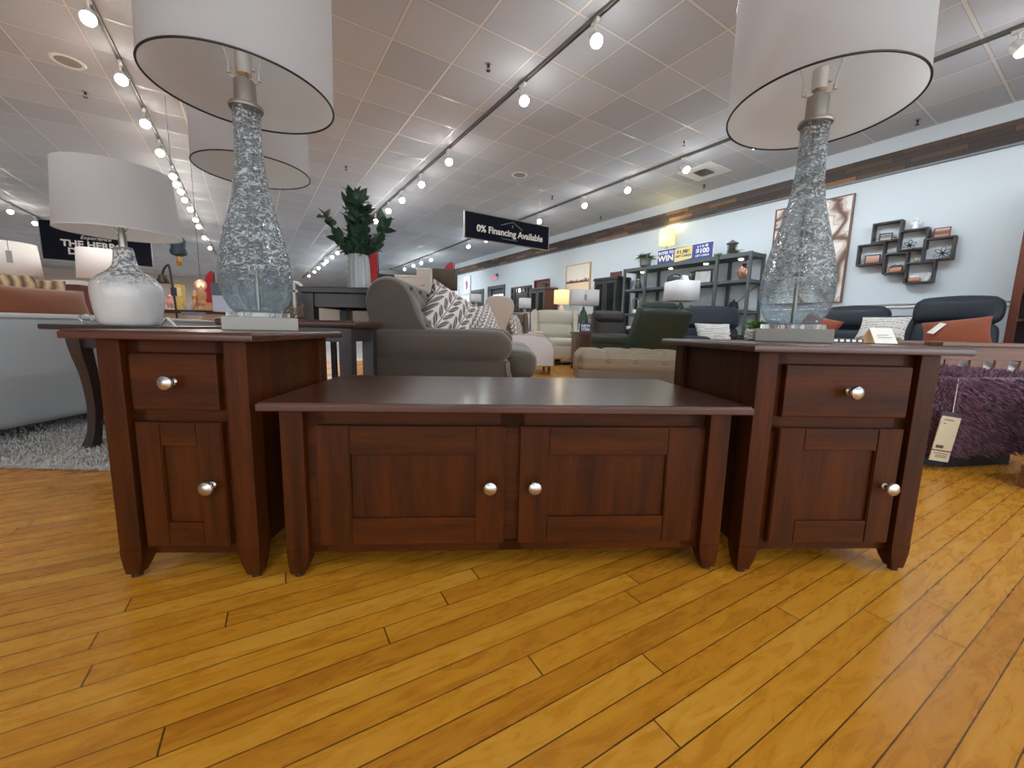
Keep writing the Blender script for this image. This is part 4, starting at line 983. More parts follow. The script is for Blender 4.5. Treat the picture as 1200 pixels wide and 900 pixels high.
for sx in (-.72, .0):
    for sy in (.11, L-.11): obj('leg', G().frustum(0, (sx-.018, sx+.018, sy-.018, sy+.018), .085, (sx-.028, sx+.028, sy-.028, sy+.028)), ESPRESSO, t)
def leaf_print(name, sc, rot):
    mt, nt, b = newmat(name)
    v = coords(nt, (sc, sc, sc), (0, 0, rot)); sp = nd(nt, 'ShaderNodeSeparateXYZ'); nt.links.new(v, sp.inputs[0])
    # herringbone of brown leaves on white: mirrored columns, slanted rows of lens shapes
    cx_ = mth(nt, 'FRACT', sp.outputs['X']); tri = mth(nt, 'ABSOLUTE', mth(nt, 'SUBTRACT', cx_, .5))
    yy = mth(nt, 'FRACT', mth(nt, 'ADD', mth(nt, 'MULTIPLY', sp.outputs['Y'], 1.7), mth(nt, 'MULTIPLY', tri, -2.6)))
    lx_ = mth(nt, 'MULTIPLY', mth(nt, 'SUBTRACT', tri, .25), 4.3); lens = mth(nt, 'SUBTRACT', 1.0, mth(nt, 'MULTIPLY', lx_, lx_))
    dd = mth(nt, 'ABSOLUTE', mth(nt, 'SUBTRACT', yy, .5)); wob = noise(nt, v, 3.0, 2)
    inside = mth(nt, 'LESS_THAN', dd, mth(nt, 'MULTIPLY', lens, mth(nt, 'ADD', .23, mth(nt, 'MULTIPLY', wob, .22))))
    vein = mth(nt, 'LESS_THAN', dd, .03); stem = mth(nt, 'LESS_THAN', tri, .022)
    ink = mth(nt, 'MAXIMUM', mth(nt, 'SUBTRACT', inside, vein), stem)
    outl = mth(nt, 'MULTIPLY', mth(nt, 'LESS_THAN', dd, mth(nt, 'MULTIPLY', lens, .46)), mth(nt, 'GREATER_THAN', dd, mth(nt, 'MULTIPLY', lens, .40)))
    ink = mth(nt, 'MAXIMUM', ink, mth(nt, 'MULTIPLY', outl, .8))
    nt.links.new(mixc(nt, ink, lin((226, 220, 216)), lin((104, 80, 74))), b.inputs['Base Color']); b.inputs['Roughness'].default_value = .9
    bump(nt, b, noise(nt, v, 60, 2), .1); return mt
LEAF1 = leaf_print('brown leaf print', 8.5, .25); LEAF2 = leaf_print('small grey brown leaf print', 15, .9)
def lean_pillow(lab, loc, rz, lean, w_, h_, th, mat, roll=0, seed=0, name='throw_pillow'):
    t = thing(name, lab, 'pillow', loc, rz)
    g = G(); g.pillow(w_, h_, th, seed=seed); pb = obj('pillow_body', g, mat, t, sharp=80); pb.matrix_basis = Tm(0, 0, h_/2, rx=lean) @ Matrix.Rotation(roll, 4, 'Z')
    return t
lean_pillow('brown and white leaf print pillow propped on the near end of the taupe sofa', (-.43, 2.72, .485), R(44), R(70), .38, .42, .17, LEAF1, R(-30), 1)
lean_pillow('smaller leaf print pillow with finer grey pattern farther along the taupe sofa', (-.27, 3.16, .455), R(40), R(66), .40, .36, .17, LEAF2, R(12), 4)
lean_pillow('plum brown pillow lying low under the finer leaf print pillow', (-.22, 2.95, .475), R(0), R(30), .32, .2, .1, M('plum brown velvet', (92, 62, 60), .8, sheen=.4), 0, 6)

# ------------------------------------------------------------------ wing chair, recliners, ottoman
GRG = M('greige upholstery', (176, 164, 150), .85, var=.04, bs=300, bst=.1, sheen=.2); OFFW = M('off white woven side panel', (212, 210, 214), .85, var=.03, bs=250, bst=.15)
LEGW = wood('warm brown legs', (104, 62, 40), (146, 92, 62), 'z', .4, .2)
wc = W(612, 437, 5.75)
t = thing('wing_chair', 'greige wing chair with off white side panel and tapered wooden legs beyond the taupe sofa', 'armchair', (wc.x-.02, 5.62, 0), R(2))
sd = smooth_poly([(-.42, .12), (-.46, .55), (-.53, .98), (-.49, 1.07), (-.33, 1.10), (-.17, 1.07), (-.11, .98), (-.125, .86), (-.19, .72), (-.24, .60), (-.24, .12)], 3)
for y0 in (0, .66): obj('wing', G().prism(sd, 'y', y0, y0+.09, .025, 3), GRG, t, sharp=60)
obj('back', G().soft(-.40, .375, .66, .17, .62, .84, .06, .015), GRG, t)
pan = [(-.22, .12), (-.22, .52), (-.12, .565), (.15, .575), (.34, .545), (.43, .47), (.47, .36), (.47, .12)]
for y0, yf_ in ((0, -.006), (.66, .75)):
    a = obj('arm', G().prism(pan, 'y', y0, y0+.09, .02, 3), GRG, t, sharp=60)
    ins = [(-.21, .135), (-.21, .50), (-.12, .545), (.14, .553), (.33, .525), (.41, .455), (.445, .36), (.445, .135)]
    obj('side_panel', G().prism(ins, 'y', yf_, yf_+.012), OFFW, a, label='off white outside arm panel')
obj('seat_cushion', G().soft(.08, .375, .42, .70, .56, .16, .05, .02), GRG, t); obj('seat_base', G().box(-.42, .44, .04, .71, .12, .34, .01), GRG, t)
for sx in (-.36, .40):
    for sy in (.07, .68): obj('leg', G().lathe([(0, 0), (.017, 0), (.03, .12), (0, .12)], 18, sx, sy), LEGW, t)
lean_pillow('leaf print pillow in the greige wing chair', (wc.x-.12, 5.9, .5), R(70), R(70), .40, .36, .15, LEAF1, 0, 9)

CRM = M('cream boucle upholstery', (206, 200, 184), .9, var=.06, vs=30, bs=260, bst=.2, sheen=.2)
def recliner(lab, loc, rz, mat, w_=.95, name='recliner', hb=1.02, head=None):
    t = thing(name, lab, 'recliner', loc, rz)
    for s in (-1, 1): obj('arm', G().soft(s*(w_/2-.09), .0, .355, .17, .80, .50, .035, .006), mat, t)
    g = G(); g.m = Tm(0, .36, .42, rx=R(-12)); g.soft(0, 0, .27, w_-.30, .20, .60, .06, .02, fn=None); obj('back', g, mat, t)
    g = G(); g.m = Tm(0, .33, .42, rx=R(-12)); g.soft(0, -.06, .46, w_-.33, .15, .26, .06, .025); obj('head_cushion', g, mat, t)
    g = G(); g.m = Tm(0, .33, .42, rx=R(-12)); g.soft(0, -.05, .20, w_-.35, .15, .28, .06, .02); obj('lumbar_cushion', g, mat, t)
    for s in (-1, 1): g = G(); g.m = Tm(0, .36, .42, rx=R(-12)); g.soft(s*(w_/2-.12), -.08, .30, .10, .26, .58, .04, .0); obj('wing', g, mat, t)
    obj('seat_cushion', G().soft(0, -.06, .40, w_-.36, .72, .15, .05, .025), mat, t); obj('footrest', G().soft(0, -.405, .235, w_-.36, .07, .24, .03, .008), mat, t)
    obj('swivel_base', G().cyl(0, 0, 0, .035, .27, n=36).cyl(0, 0, .03, .12, .06, n=20), BLACK, t)
    return t
q = W(655, 425, 8.0)
recliner('cream recliner facing the camera beyond the greige wing chair', (q.x-.06, 7.75, 0), R(8), CRM, 1.06)
q = W(608, 385, 9.3)
KH = M('khaki upholstery', (132, 118, 96), .85, var=.06, sheen=.2); BRP = M('brown velvet', (112, 92, 78), .85, sheen=.3)
recliner('tan chair back half hidden left of the cream recliner', (q.x, 9.4, 0), R(25), BRP, .9)
q = W(692, 385, 8.8)
def plain_sofa(lab, loc, rz, mat, w_=2.0, hb=.86, name='sofa'):
    t = thing(name, lab, 'sofa', loc, rz)
    obj('seat_base', G().soft(0, 0, .22, w_, .85, .28, .03), mat, t)
    for s in (-1, 1): obj('arm', G().soft(s*(w_/2-.1), 0, .36, .2, .9, .54, .05, .01), mat, t)
    obj('back', G().soft(0, .36, .52, w_-.05, .2, hb-.2, .07, .01), mat, t)
    for k in (-1, 1):
        obj('seat_cushion', G().soft(k*(w_-.4)/4, -.08, .42, (w_-.42)/2, .72, .15, .05, .02), mat, t); obj('back_cushion', G().soft(k*(w_-.4)/4, .22, hb-.18, (w_-.42)/2, .18, .42, .07, .03), mat, t)
    for sx in (-w_/2+.08, w_/2-.08):
        for sy in (-.36, .36): obj('leg', G().box(sx-.025, sx+.025, sy-.025, sy+.025, 0, .085), BLACK, t)
    return t
recliner('khaki recliner behind the cream recliner and the white tagged lampshade', (1.68, 8.85, 0), WALLROT, KH, 1.0)
lean_pillow('brown pillow on the khaki recliner behind the cream one', (1.56, 8.77, .49), WALLROT, R(72), .44, .42, .15, BRP, 0, 3)

TAN = M('tan tufted leather look fabric', (140, 126, 106), .6, var=.1, vs=5, bs=260, bst=.08)
ox = W(672, 447, 4.9)
t = thing('tufted_ottoman', 'large tan button tufted ottoman right of the taupe sofa', 'ottoman', (.76, 4.68, 0), R(-4))
OW, OD = 1.30, .66
def tuft(p, o):
    x, y, z = o
    if p[2] > -.2 and (abs(p[0]) <= 1):
        gx = (x/OW+.5)*4; gy = (y/OD+.5)*2
        cre = min(abs(gx-round(gx)), 1)*.0
        dx = abs((gx % 1)-.5)*2; dy = abs((gy % 1)-.5)*2
        dip = math.exp(-((1-dx)**2)/.02)*.0
        c = (1-abs(math.sin(math.pi*gx)))**3*.5*(.3+.7*abs(p[1])**.5)+(1-abs(math.sin(math.pi*gy)))**3*.5
        top = max(0, p[2]); 
        z -= .08*c*top; side = 1-top
        k = .035*side
        if abs(p[1]) > .95: y -= math.copysign(k*(1-abs(math.sin(math.pi*gx)))**3, p[1])
        if abs(p[0]) > .95: x -= math.copysign(k*(1-abs(math.sin(math.pi*gy)))**3, p[0])
    return (x, y, z)
obj('tufted_top', G().soft(OW/2, OD/2, .275, OW, OD, .29, .10, .014, 72, tuft), TAN, t, sharp=80)
obj('base', G().soft(OW/2, OD/2, .115, OW-.01, OD-.01, .13, .015), M('grey tan base', (118, 110, 98), .8), t)
g = G()
for i in range(1, 4): g.sph(OW*i/4, OD*.5, .372, .016, sz=.6, u=12, v=6)
obj('buttons', g, TAN, t)
for sx in (.08, OW-.08):
    for sy in (.08, OD-.08): obj('leg', G().lathe([(0, 0), (.018, 0), (.026, .075), (0, .075)], 14, sx, sy), ESPRESSO, t)

GREEN = M('dark green leather', (42, 54, 44), .42, var=.1, vs=6, bs=120, bst=.06)
q0 = W(790, 400, 5.9)
t = thing('green_recliner', 'dark green leather recliner seen from behind, right of the tan ottoman', 'recliner', (1.80, 5.95, 0), R(206))
# local -y is the front; turned so that it faces left and away
g = G(); g.m = Tm(0, .32, .30, rx=R(-20)); g.soft(0, 0, .335, .92, .17, .69, .045, .01); obj('back', g, GREEN, t)
g = G(); g.m = Tm(0, .26, .36, rx=R(-20)); g.soft(0, -.05, .63, .58, .16, .15, .06, .01); obj('headrest', g, GREEN, t)
for s in (-1, 1): obj('arm', G().soft(s*.40, -.05, .52, .16, .86, .15, .05, .01).soft(s*.40, -.05, .31, .12, .80, .36, .02), GREEN, t)
obj('seat_cushion', G().soft(0, -.08, .42, .62, .72, .16, .05, .02), GREEN, t); obj('footrest', G().soft(0, -.46, .27, .6, .1, .26, .04), GREEN, t)
obj('base', G().cyl(0, 0, 0, .03, .28, n=32).cyl(0, 0, .03, .2, .06, n=16), STEEL, t)

DLE = M('dark brown leather', (56, 50, 48), .45, var=.1, bs=120, bst=.06)
q = W(716, 385, 7.2)
t = thing('dark_recliner', 'dark leather recliner with a round head roll behind the green recliner', 'recliner', (1.81, 7.05, 0), R(12))
g = G(); g.m = Tm(0, .25, .4, rx=R(-16)); g.soft(0, 0, .3, .62, .18, .62, .06, .02); obj('back', g, DLE, t)
g = G(); g.m = Tm(0, .18, .4, rx=R(-16)); g.soft(0, 0, .5, .58, .2, .2, .095, .01); obj('headrest', g, DLE, t)
obj('seat_cushion', G().soft(0, -.15, .42, .6, .66, .16, .06, .02), DLE, t)
for s in (-1, 1): obj('arm', G().soft(s*.37, -.1, .42, .14, .76, .32, .06, .01), DLE, t)
obj('base', G().cyl(0, 0, 0, .03, .27, n=28).cyl(0, 0, .03, .35, .05, n=16), BLACK, t)
p_ = thing('throw_blanket', 'striped cream throw folded over the seat of the dark recliner', 'blanket', (1.84, 6.83, .515), R(12))
g = G(); n_ = 14
g.soft(0, 0, .02, .36, .42, .05, .02, .004); obj('folded_cloth', g, M('striped cream cloth', (196, 188, 174), .9, var=.3, vs=9, vscale=(6, .4, 1)), p_)
q = W(733, 394, 6.6)
t = thing('bentwood_chair', 'chair with a white curved bentwood arm between the dark and the green recliners', 'chair', (W(733, 394, 7.75).x+.12, 7.75, 0), 0)
zt_ = W(735, 383, 7.75).z
g = G(); g.tube(bez([(-.22, 0, .0), (-.20, 0, zt_-.16), (-.08, 0, zt_-.03), (.12, 0, zt_), (.2, 0, zt_-.05), (.2, 0, 0)], 10), .018, 10); obj('arm_loop', g, WC, t)
g = G(); g.tube(bez([(-.22, .5, .0), (-.20, .5, zt_-.16), (-.08, .5, zt_-.03), (.12, .5, zt_), (.2, .5, zt_-.05), (.2, .5, 0)], 10), .018, 10); obj('arm_loop', g, WC, t)
obj('seat', G().soft(0, .25, .38, .40, .46, .09, .04, .01), M('grey seat pad', (150, 150, 146), .9), t)

# lamps and small table between cream and dark recliners
q = W(683, 392, 6.65)
t = thing('side_table', 'small brown side table carrying the green glass lamp and the new item card', 'side table', (q.x+.0, 6.66, 0), .1)
zq = W(683, 389, 6.65).z
obj('top', G().box(-.17, .17, -.17, .17, zq-.03, zq, .004), BRN, t); obj('body', G().box(-.15, .15, -.14, .14, .12, zq-.03), BRN, t)
for sx in (-.13, .13):
    for sy in (-.12, .12): obj('leg', G().box(sx-.015, sx+.015, sy-.015, sy+.015, 0, .12), BRN, t)
TEAL = M('green glass', (92, 112, 104), .08, trans=.5, var=.1)
zs_ = W(682, 358, 6.68).z
t = simple_lamp('table_lamp', (q.x-.0, 6.70, zq), .05, 'green glass lamp with a wide white rectangular shade and hanging tag', zs_-zq-.02, .085, [(.7, 0), (1, .1), (1, .5), (.6, .8), (.25, .9), (.25, 1)], TEAL, .225, .22, .25, square=.5, tagged=True)
t = thing('item_card', 'blue and white NEW ITEM card in front of the green glass lamp', 'card', tuple(W(686, 390, 6.53)[:2])+(zq+.0,), 0)
hc = W(686, 379, 6.53).z-zq
BLUE = M('blue print', (38, 58, 110), .6, var=.05)
obj('card', G().box(-.10, .09, -.004, .004, 0, hc, .002), BLUE, t)
text('lettering', 'NEW', hc*.46, WHITE, t, -.0, -.006, hc*.70, .001, bold=.003); text('lettering', 'ITEM', hc*.46, WHITE, t, 0, -.006, hc*.28, .001, bold=.003)
obj('card_edge', G().box(-.115, -.10, -.004, .004, 0, hc, .002), PAPER, t)
q = W(658, 362, 10.6)
zlt = W(657, 356, 10.6).z
t = thing('console_table', 'low console behind the khaki recliner carrying the lit yellow lamp', 'console', (q.x, 10.65, 0), ALONG-R(90))
zc2 = zlt-.28
obj('top', G().box(-.6, .6, -.18, .18, zc2-.03, zc2), BRN, t)
for sx in (-.55, .55):
    for sy in (-.14, .14): obj('leg', G().box(sx-.02, sx+.02, sy-.02, sy+.02, 0, zc2-.03), BRN, t)
def shade_lit(name, col, s):
    mt, nt, b = newmat(name); c = lin(col); b.inputs['Base Color'].default_value = (*c, 1); b.inputs['Roughness'].default_value = .9
    b.inputs['Emission Color'].default_value = (*c, 1); b.inputs['Emission Strength'].default_value = s; MATS[name] = mt; return mt
LIT1 = shade_lit('lit amber shade', (255, 226, 160), .72); LIT2 = shade_lit('lit cream yellow shade', (250, 240, 178), .72)
simple_lamp('table_lamp', (q.x, 10.6, zc2), 0, 'lit table lamp with an amber glowing shade beside the white tagged lampshade', .26, .07, VASE, M('white ceramic lamp base', (230, 226, 216), .3), .205, .205, .34, shade=LIT1)
lamp('POINT', (q.x, 10.6, zc2+.75), 3.5, .08, (1, .8, .55))
q = W(615, 363, 11.0)
simple_lamp('table_lamp', (q.x, 11.0, .62), 0, 'cream drum shade lamp in front of the fretwork mirror', W(615, 361, 11).z-.64, .06, VASE, M('pale ceramic', (190, 190, 188)), .165, .165, .26)
t = thing('side_table', 'small round side table under the cream drum shade lamp', 'side table', (q.x, 11.0, 0), 0)
obj('top', G().cyl(0, 0, .59, .62, .22, n=32), BRN, t); obj('pedestal', G().lathe([(0, 0), (.17, 0), (.16, .03), (.035, .06), (.03, .59), (0, .59)], 24), BRN, t)
q = W(558, 354, 11.5)
simple_lamp('table_lamp', (q.x, 11.5, .75), 0, 'pale blue white drum lamp in front of the grey framed mirror at the far wall', W(558, 354, 11.5).z-.77, .06, VASE, M('pale ceramic', (190, 190, 188)), .15, .15, .22)
t = thing('side_table', 'far side table under the pale blue white drum lamp', 'side table', (q.x, 11.5, 0), 0)
obj('top', G().cyl(0, 0, .72, .75, .2, n=28), BRN, t); obj('pedestal', G().lathe([(0, 0), (.17, 0), (.16, .03), (.035, .06), (.03, .72), (0, .72)], 24), BRN, t)

# ------------------------------------------------------------------ against the right wall
def on_wall(name, lab, cat, v, z, group=None, u=UR): return thing(name, lab, cat, RU(u, v, z), WALLROT, group)
# painting with brown swirls
def swirl_mat():
    mt, nt, b = newmat('brown and cream marbled painting'); v = coords(nt)
    w0_ = nd(nt, 'ShaderNodeTexNoise'); w0_.inputs['Scale'].default_value = 1.5; w0_.inputs['Detail'].default_value = 2; w0_.inputs['Distortion'].default_value = 1.4; nt.links.new(v, w0_.inputs['Vector'])
    mp = nd(nt, 'ShaderNodeVectorMath', operation='ADD'); nt.links.new(v, mp.inputs[0]); sc = nd(nt, 'ShaderNodeVectorMath', operation='SCALE'); nt.links.new(w0_.outputs['Color'], sc.inputs[0]); sc.inputs['Scale'].default_value = .9; nt.links.new(sc.outputs[0], mp.inputs[1])
    wv = nd(nt, 'ShaderNodeTexWave'); wv.bands_direction = 'X'; wv.inputs['Scale'].default_value = .8; wv.inputs['Distortion'].default_value = 2; wv.inputs['Detail'].default_value = 2; wv.inputs['Detail Scale'].default_value = 1.2; nt.links.new(mp.outputs[0], wv.inputs['Vector'])
    rp = nd(nt, 'ShaderNodeValToRGB'); nt.links.new(wv.outputs['Fac'], rp.inputs[0]); e = rp.color_ramp.elements
    e[0].color = (*lin((104, 80, 70)), 1); e[1].color = (*lin((232, 228, 222)), 1); e[1].position = .8
    for p, c in ((.12, (150, 124, 110)), (.28, (196, 180, 168)), (.45, (220, 212, 204)), (.55, (178, 160, 148)), (.62, (226, 220, 212))): k = e.new(p); k.color = (*lin(c), 1)
    nt.links.new(rp.outputs[0], b.inputs['Base Color']); b.inputs['Roughness'].default_value = .7; return mt
WALN = wood('walnut frame', (96, 66, 48), (132, 94, 68), 'z', .45, .1)
def frame(t, w_, h_, fw, dp, mat, name='frame'):
    obj(name, G().box(-w_/2, -w_/2+fw, -dp, 0, 0, h_).box(w_/2-fw, w_/2, -dp, 0, 0, h_).box(-w_/2+fw, w_/2-fw, -dp, 0, 0, fw).box(-w_/2+fw, w_/2-fw, -dp, 0, h_-fw, h_), mat, t)
t = on_wall('wall_painting', 'tall brown and cream swirl painting in a walnut frame behind the right glass lamp', 'painting', 2.965, 1.13)
frame(t, 1.04, 1.54, .018, .045, WALN); obj('canvas', G().box(-.50, .50, -.032, -.004, .018, 1.522), swirl_mat(), t)
# interlocking cube shelf
SH = wood('dark grey stained shelf wood', (44, 42, 44), (66, 62, 62), 'x', .5, .1)
SV0, SZ0 = 1.83, 1.77
t = on_wall('cube_wall_shelf', 'dark interlocking cube shelf with ornaments on the pale right wall', 'shelf', SV0, SZ0)
D_ = .125; cubes = [(2.17, 1.865, 1.92, 2.18), (1.885, 1.605, 1.77, 2.035), (1.635, 1.355, 1.61, 1.89), (2.305, 2.01, 1.63, 1.915), (2.005, 1.765, 1.485, 1.755), (1.775, 1.495, 1.34, 1.61)]
for va, vb, za, zb in cubes:
    xa, xb, za, zb = SV0-va, SV0-vb, za-SZ0, zb-SZ0; k = .018
    obj('cube_frame', G().box(xa, xb, -D_, -.001, za, za+k).box(xa, xb, -D_, -.001, zb-k, zb).box(xa, xa+k, -D_, -.001, za+k, zb-k).box(xb-k, xb, -D_, -.001, za+k, zb-k), SH, t)
def shelf_at(v, z): return RU(UR-.065, v, z)
def tinyframe(lab, v, z, w_, h_, fm, pic, lean=0):
    t = thing('photo_frame', lab, 'photo frame', shelf_at(v, z), WALLROT+lean)
    k = .012
    obj('frame', G().box(-w_/2, -w_/2+k, -.008, .008, 0, h_).box(w_/2-k, w_/2, -.008, .008, 0, h_).box(-w_/2+k, w_/2-k, -.008, .008, 0, k).box(-w_/2+k, w_/2-k, -.008, .008, h_-k, h_), fm, t)
    obj('picture', G().box(-w_/2+k, w_/2-k, -.003, .006, k, h_-k), pic, t)
def grad_pic(name, a, b_, c_=None, z0=0, z1=.12):
    mt, nt, b = newmat(name); v = coords(nt); sp = nd(nt, 'ShaderNodeSeparateXYZ'); nt.links.new(v, sp.inputs[0])
    r = nd(nt, 'ShaderNodeMapRange'); r.inputs[1].default_value = z0; r.inputs[2].default_value = z1; nt.links.new(sp.outputs['Z'], r.inputs[0])
    rp = nd(nt, 'ShaderNodeValToRGB'); nt.links.new(r.outputs[0], rp.inputs[0]); rp.color_ramp.interpolation = 'EASE'
    e = rp.color_ramp.elements; e[0].color = (*lin(a), 1); e[1].color = (*lin(b_), 1)
    if c_: k = e.new(.5); k.color = (*lin(c_), 1)
    nt.links.new(rp.outputs[0], b.inputs['Base Color']); b.inputs['Roughness'].default_value = .3; return mt
CBR = M('copper bronze frame', (120, 78, 66), .4, .5)
tinyframe('small black framed photo in the top left cube of the wall shelf', 2.03, 1.939, .135, .10, BLACK, grad_pic('landscape photo', (214, 204, 190), (224, 224, 224), (120, 116, 114)), .15)
tinyframe('small dark framed photo of a pink sky in the left middle cube', 2.14, 1.649, .165, .12, SH, grad_pic('pink sky photo', (150, 104, 84), (226, 196, 180), (204, 156, 136)), .1)
tinyframe('reddish bronze framed photo standing on top of the right cube', 1.49, 1.891, .15, .12, CBR, grad_pic('bronze striped photo', (206, 160, 142), (228, 210, 200), (130, 84, 70)), .05)
# white angel figurine
t = thing('angel_figurine', 'white angel figurine standing on the wall shelf behind the left glass lamp side, on the centre cube', 'figurine', shelf_at(1.745, 2.036), WALLROT)
t['label'] = 'small white winged figurine standing on top of the centre cube of the wall shelf'
obj('robe', G().lathe([(0, 0), (.034, 0), (.028, .03), (.018, .075), (.02, .09), (.008, .10), (0, .10)], 24), WHITE, t)
obj('head', G().sph(0, 0, .118, .018), WHITE, t)
for s in (-1, 1): obj('wing', G().prism(smooth_poly([(s*.005, .06), (s*.03, .10), (s*.058, .105), (s*.05, .07), (s*.02, .045)], 2), 'y', .012, .018), WHITE, t)
g = G(); g.tube([(.02*math.cos(a*math.pi/10), .0, .135+.02*math.sin(a*math.pi/10)) for a in range(20)], .0035, 6, closed=True); obj('halo', g, WHITE, t)
# black metal flowers
for v, z, s_, lab in ((1.775, 1.789, .052, 'black wire flower ornament in the centre cube'), (1.46, 1.63, .066, 'larger black wire flower ornament in the right cube')):
    t = thing('wire_flower', lab, 'ornament', shelf_at(v, z), WALLROT); g = G()
    for k in range(6):
        a = k*math.pi/3+.4; cxp, czp = math.cos(a)*s_*.75, s_+math.sin(a)*s_*.75
        g.tube([(cxp+.5*s_*(math.cos(a)*math.cos(q)-.5*math.sin(a)*math.sin(q)), -.01*math.sin(q), czp+.5*s_*(math.sin(a)*math.cos(q)+.5*math.cos(a)*math.sin(q))) for q in [i*math.pi/9 for i in range(18)]], .0035, 6, closed=True)
    obj('petals', g, IRON, t); obj('centre', G().sph(0, 0, s_, .014, u=12, v=8), IRON, t); obj('foot', G().box(-s_*.6, s_*.6, -.012, .012, 0, .004), IRON, t)
GRN = M('green leaf', (86, 116, 66), .6, var=.3, vs=12)
COPR = M('blush copper pot', (196, 140, 112), .4, .2)
def small_plant(lab, loc, rz, w_, potm, n=60, h=.07, seed=1, pot='trough', hang=0, leafm=None, L=.05):
    t = thing('potted_plant', lab, 'plant', loc, rz); rnd = random.Random(seed)
    if pot == 'trough': obj('pot', G().soft(0, 0, .035, w_, .06, .07, .02), potm, t)
    else: obj('pot', G().lathe([(0, 0), (w_*.36, 0), (w_*.5, .02), (w_*.5, pot), (w_*.44, pot), (w_*.42, pot-.02), (0, pot-.03)], 28), potm, t)
    top = .068 if pot == 'trough' else pot-.02; g = G()
    for k in range(n):
        if pot == 'trough': b0 = Vector((rnd.uniform(-w_/2, w_/2), rnd.uniform(-.02, .02), top)); d = Vector((rnd.uniform(-1, 1), rnd.uniform(-1, .4), rnd.uniform(-.1, 1)))
        else:
            a = rnd.uniform(0, 6.283); r_ = w_*.4*rnd.random(); b0 = Vector((r_*math.cos(a), r_*math.sin(a), top)); d = Vector((math.cos(a)*rnd.random(), math.sin(a)*rnd.random(), rnd.uniform(.3, 1)))
        leaf(g, b0+d.normalized()*h*rnd.uniform(0, .4), d, L*rnd.uniform(.8, 1.5), L*.16, rnd.uniform(-1, 1), rnd.uniform(.2, .6)+hang)
    obj('foliage', g, leafm or GRN, t); return t
small_plant('green plant in a blush copper pot in a lower cube of the wall shelf', shelf_at(1.88, 1.504), WALLROT, .14, COPR, 70, .03, 3, L=.032)
t = thing('candle_holder', 'copper and white candle holder with white cards in the lowest cube', 'candle holder', shelf_at(1.68, 1.359), WALLROT)
obj('holder', G().soft(0, 0, .03, .12, .07, .055, .02), COPR, t); obj('candle', G().soft(0, 0, .07, .10, .05, .03, .012), WHITE, t)
t = thing('letter_ornament', 'white scroll ornament leaning in the lowest cube beside the candle holder', 'ornament', shelf_at(1.555, 1.359), WALLROT)
g = G(); g.m = Tm(0, 0, .055, ry=R(25)); g.soft(0, 0, 0, .05, .02, .12, .008); g.tube([(.022*math.cos(a*.5), -.012, -.02+.03*math.sin(a*.5)) for a in range(13)], .004, 6); obj('scroll', g, WHITE, t)
obj('foot', G().box(-.03, .03, -.02, .02, 0, .004), WHITE, t)
t = thing('small_candle', 'tiny pale candle in the small gap cube of the wall shelf', 'candle', shelf_at(1.69, 1.6105), WALLROT)
obj('cup', G().cyl(0, 0, 0, .028, .022, n=20), GOLD, t); obj('wax', G().cyl(0, 0, .028, .05, .019, n=20), M('pale wax', (228, 222, 196), .5), t)

# big grey steel shelf along the wall
SU = 6.75; SVc = 4.93; SL = 2.66; SD = .42
t = thing('metal_shelf', 'long grey steel shelving unit with ornaments along the pale right wall', 'shelf', RU(SU+SD/2+.2, SVc, 0), WALLROT)
xs = [-SL/2, SVc-5.70, SVc-4.17, SL/2]; H = 1.99
g = G()
for x in xs:
    for y in (-SD/2, SD/2): obj('post', G().box(x-.024, x+.024, y-.022, y+.022, 0, H, .002), GREYMETAL, t)
levels = {.16: None, .62: None, 1.04: None, 1.55: None, H: None}
for z in (.16, .58, 1.04, 1.55, H):
    th = .05 if z < H-.1 else .07
    for a, b_ in ((xs[0], xs[1]), (xs[1], xs[2]), (xs[2], xs[3])):
        if a == xs[1] and z in (1.04, .58): continue
        obj('shelf_board', G().box(a+.001, b_-.001, -SD/2, SD/2, z-th, z, .003), GREYMETAL, t)
obj('shelf_board', G().box(xs[1]+.001, xs[2]-.001, -SD/2, SD/2, 1.0, 1.05, .003), GREYMETAL, t)
obj('cross_brace', G().tube([(xs[2]+.02, SD/2-.01, 1.05), (xs[3]-.02, SD/2-.01, 1.5)], .006, 6).tube([(xs[0]+.02, SD/2-.01, .2), (xs[1]-.02, SD/2-.01, 1.0)], .006, 6), GREYMETAL, t)
PUCK = emis('lit puck light', (255, 250, 238), 5)
for x in (xs[0]+.3, -.33, .42, xs[2]+.3): obj('puck_light', G().lathe([(0, H-.071), (.045, H-.071), (.035, H-.09), (0, H-.092)], 20, x, 0), PUCK, t)
def shelf_pt(px, py, dy=0):      # a point on the shelf centre line seen at pixel column px
    v, _ = UV(px, py, SU+SD/2+.2-.04); return v
SUc = SU+SD/2+.2
def shelf_loc(px, py, z, du=-.06): return RU(SUc+du, UV(px, py, SUc+du)[0], z)
ZT = H+.0005
small_plant('trailing green plant in a grey pot on the left end of the steel shelf', shelf_loc(756, 312, ZT, -.16), 0, .22, M('grey planter', (112, 112, 108), .7, bs=60, bst=.4), 170, .09, 5, pot=.17, hang=.8, L=.085)
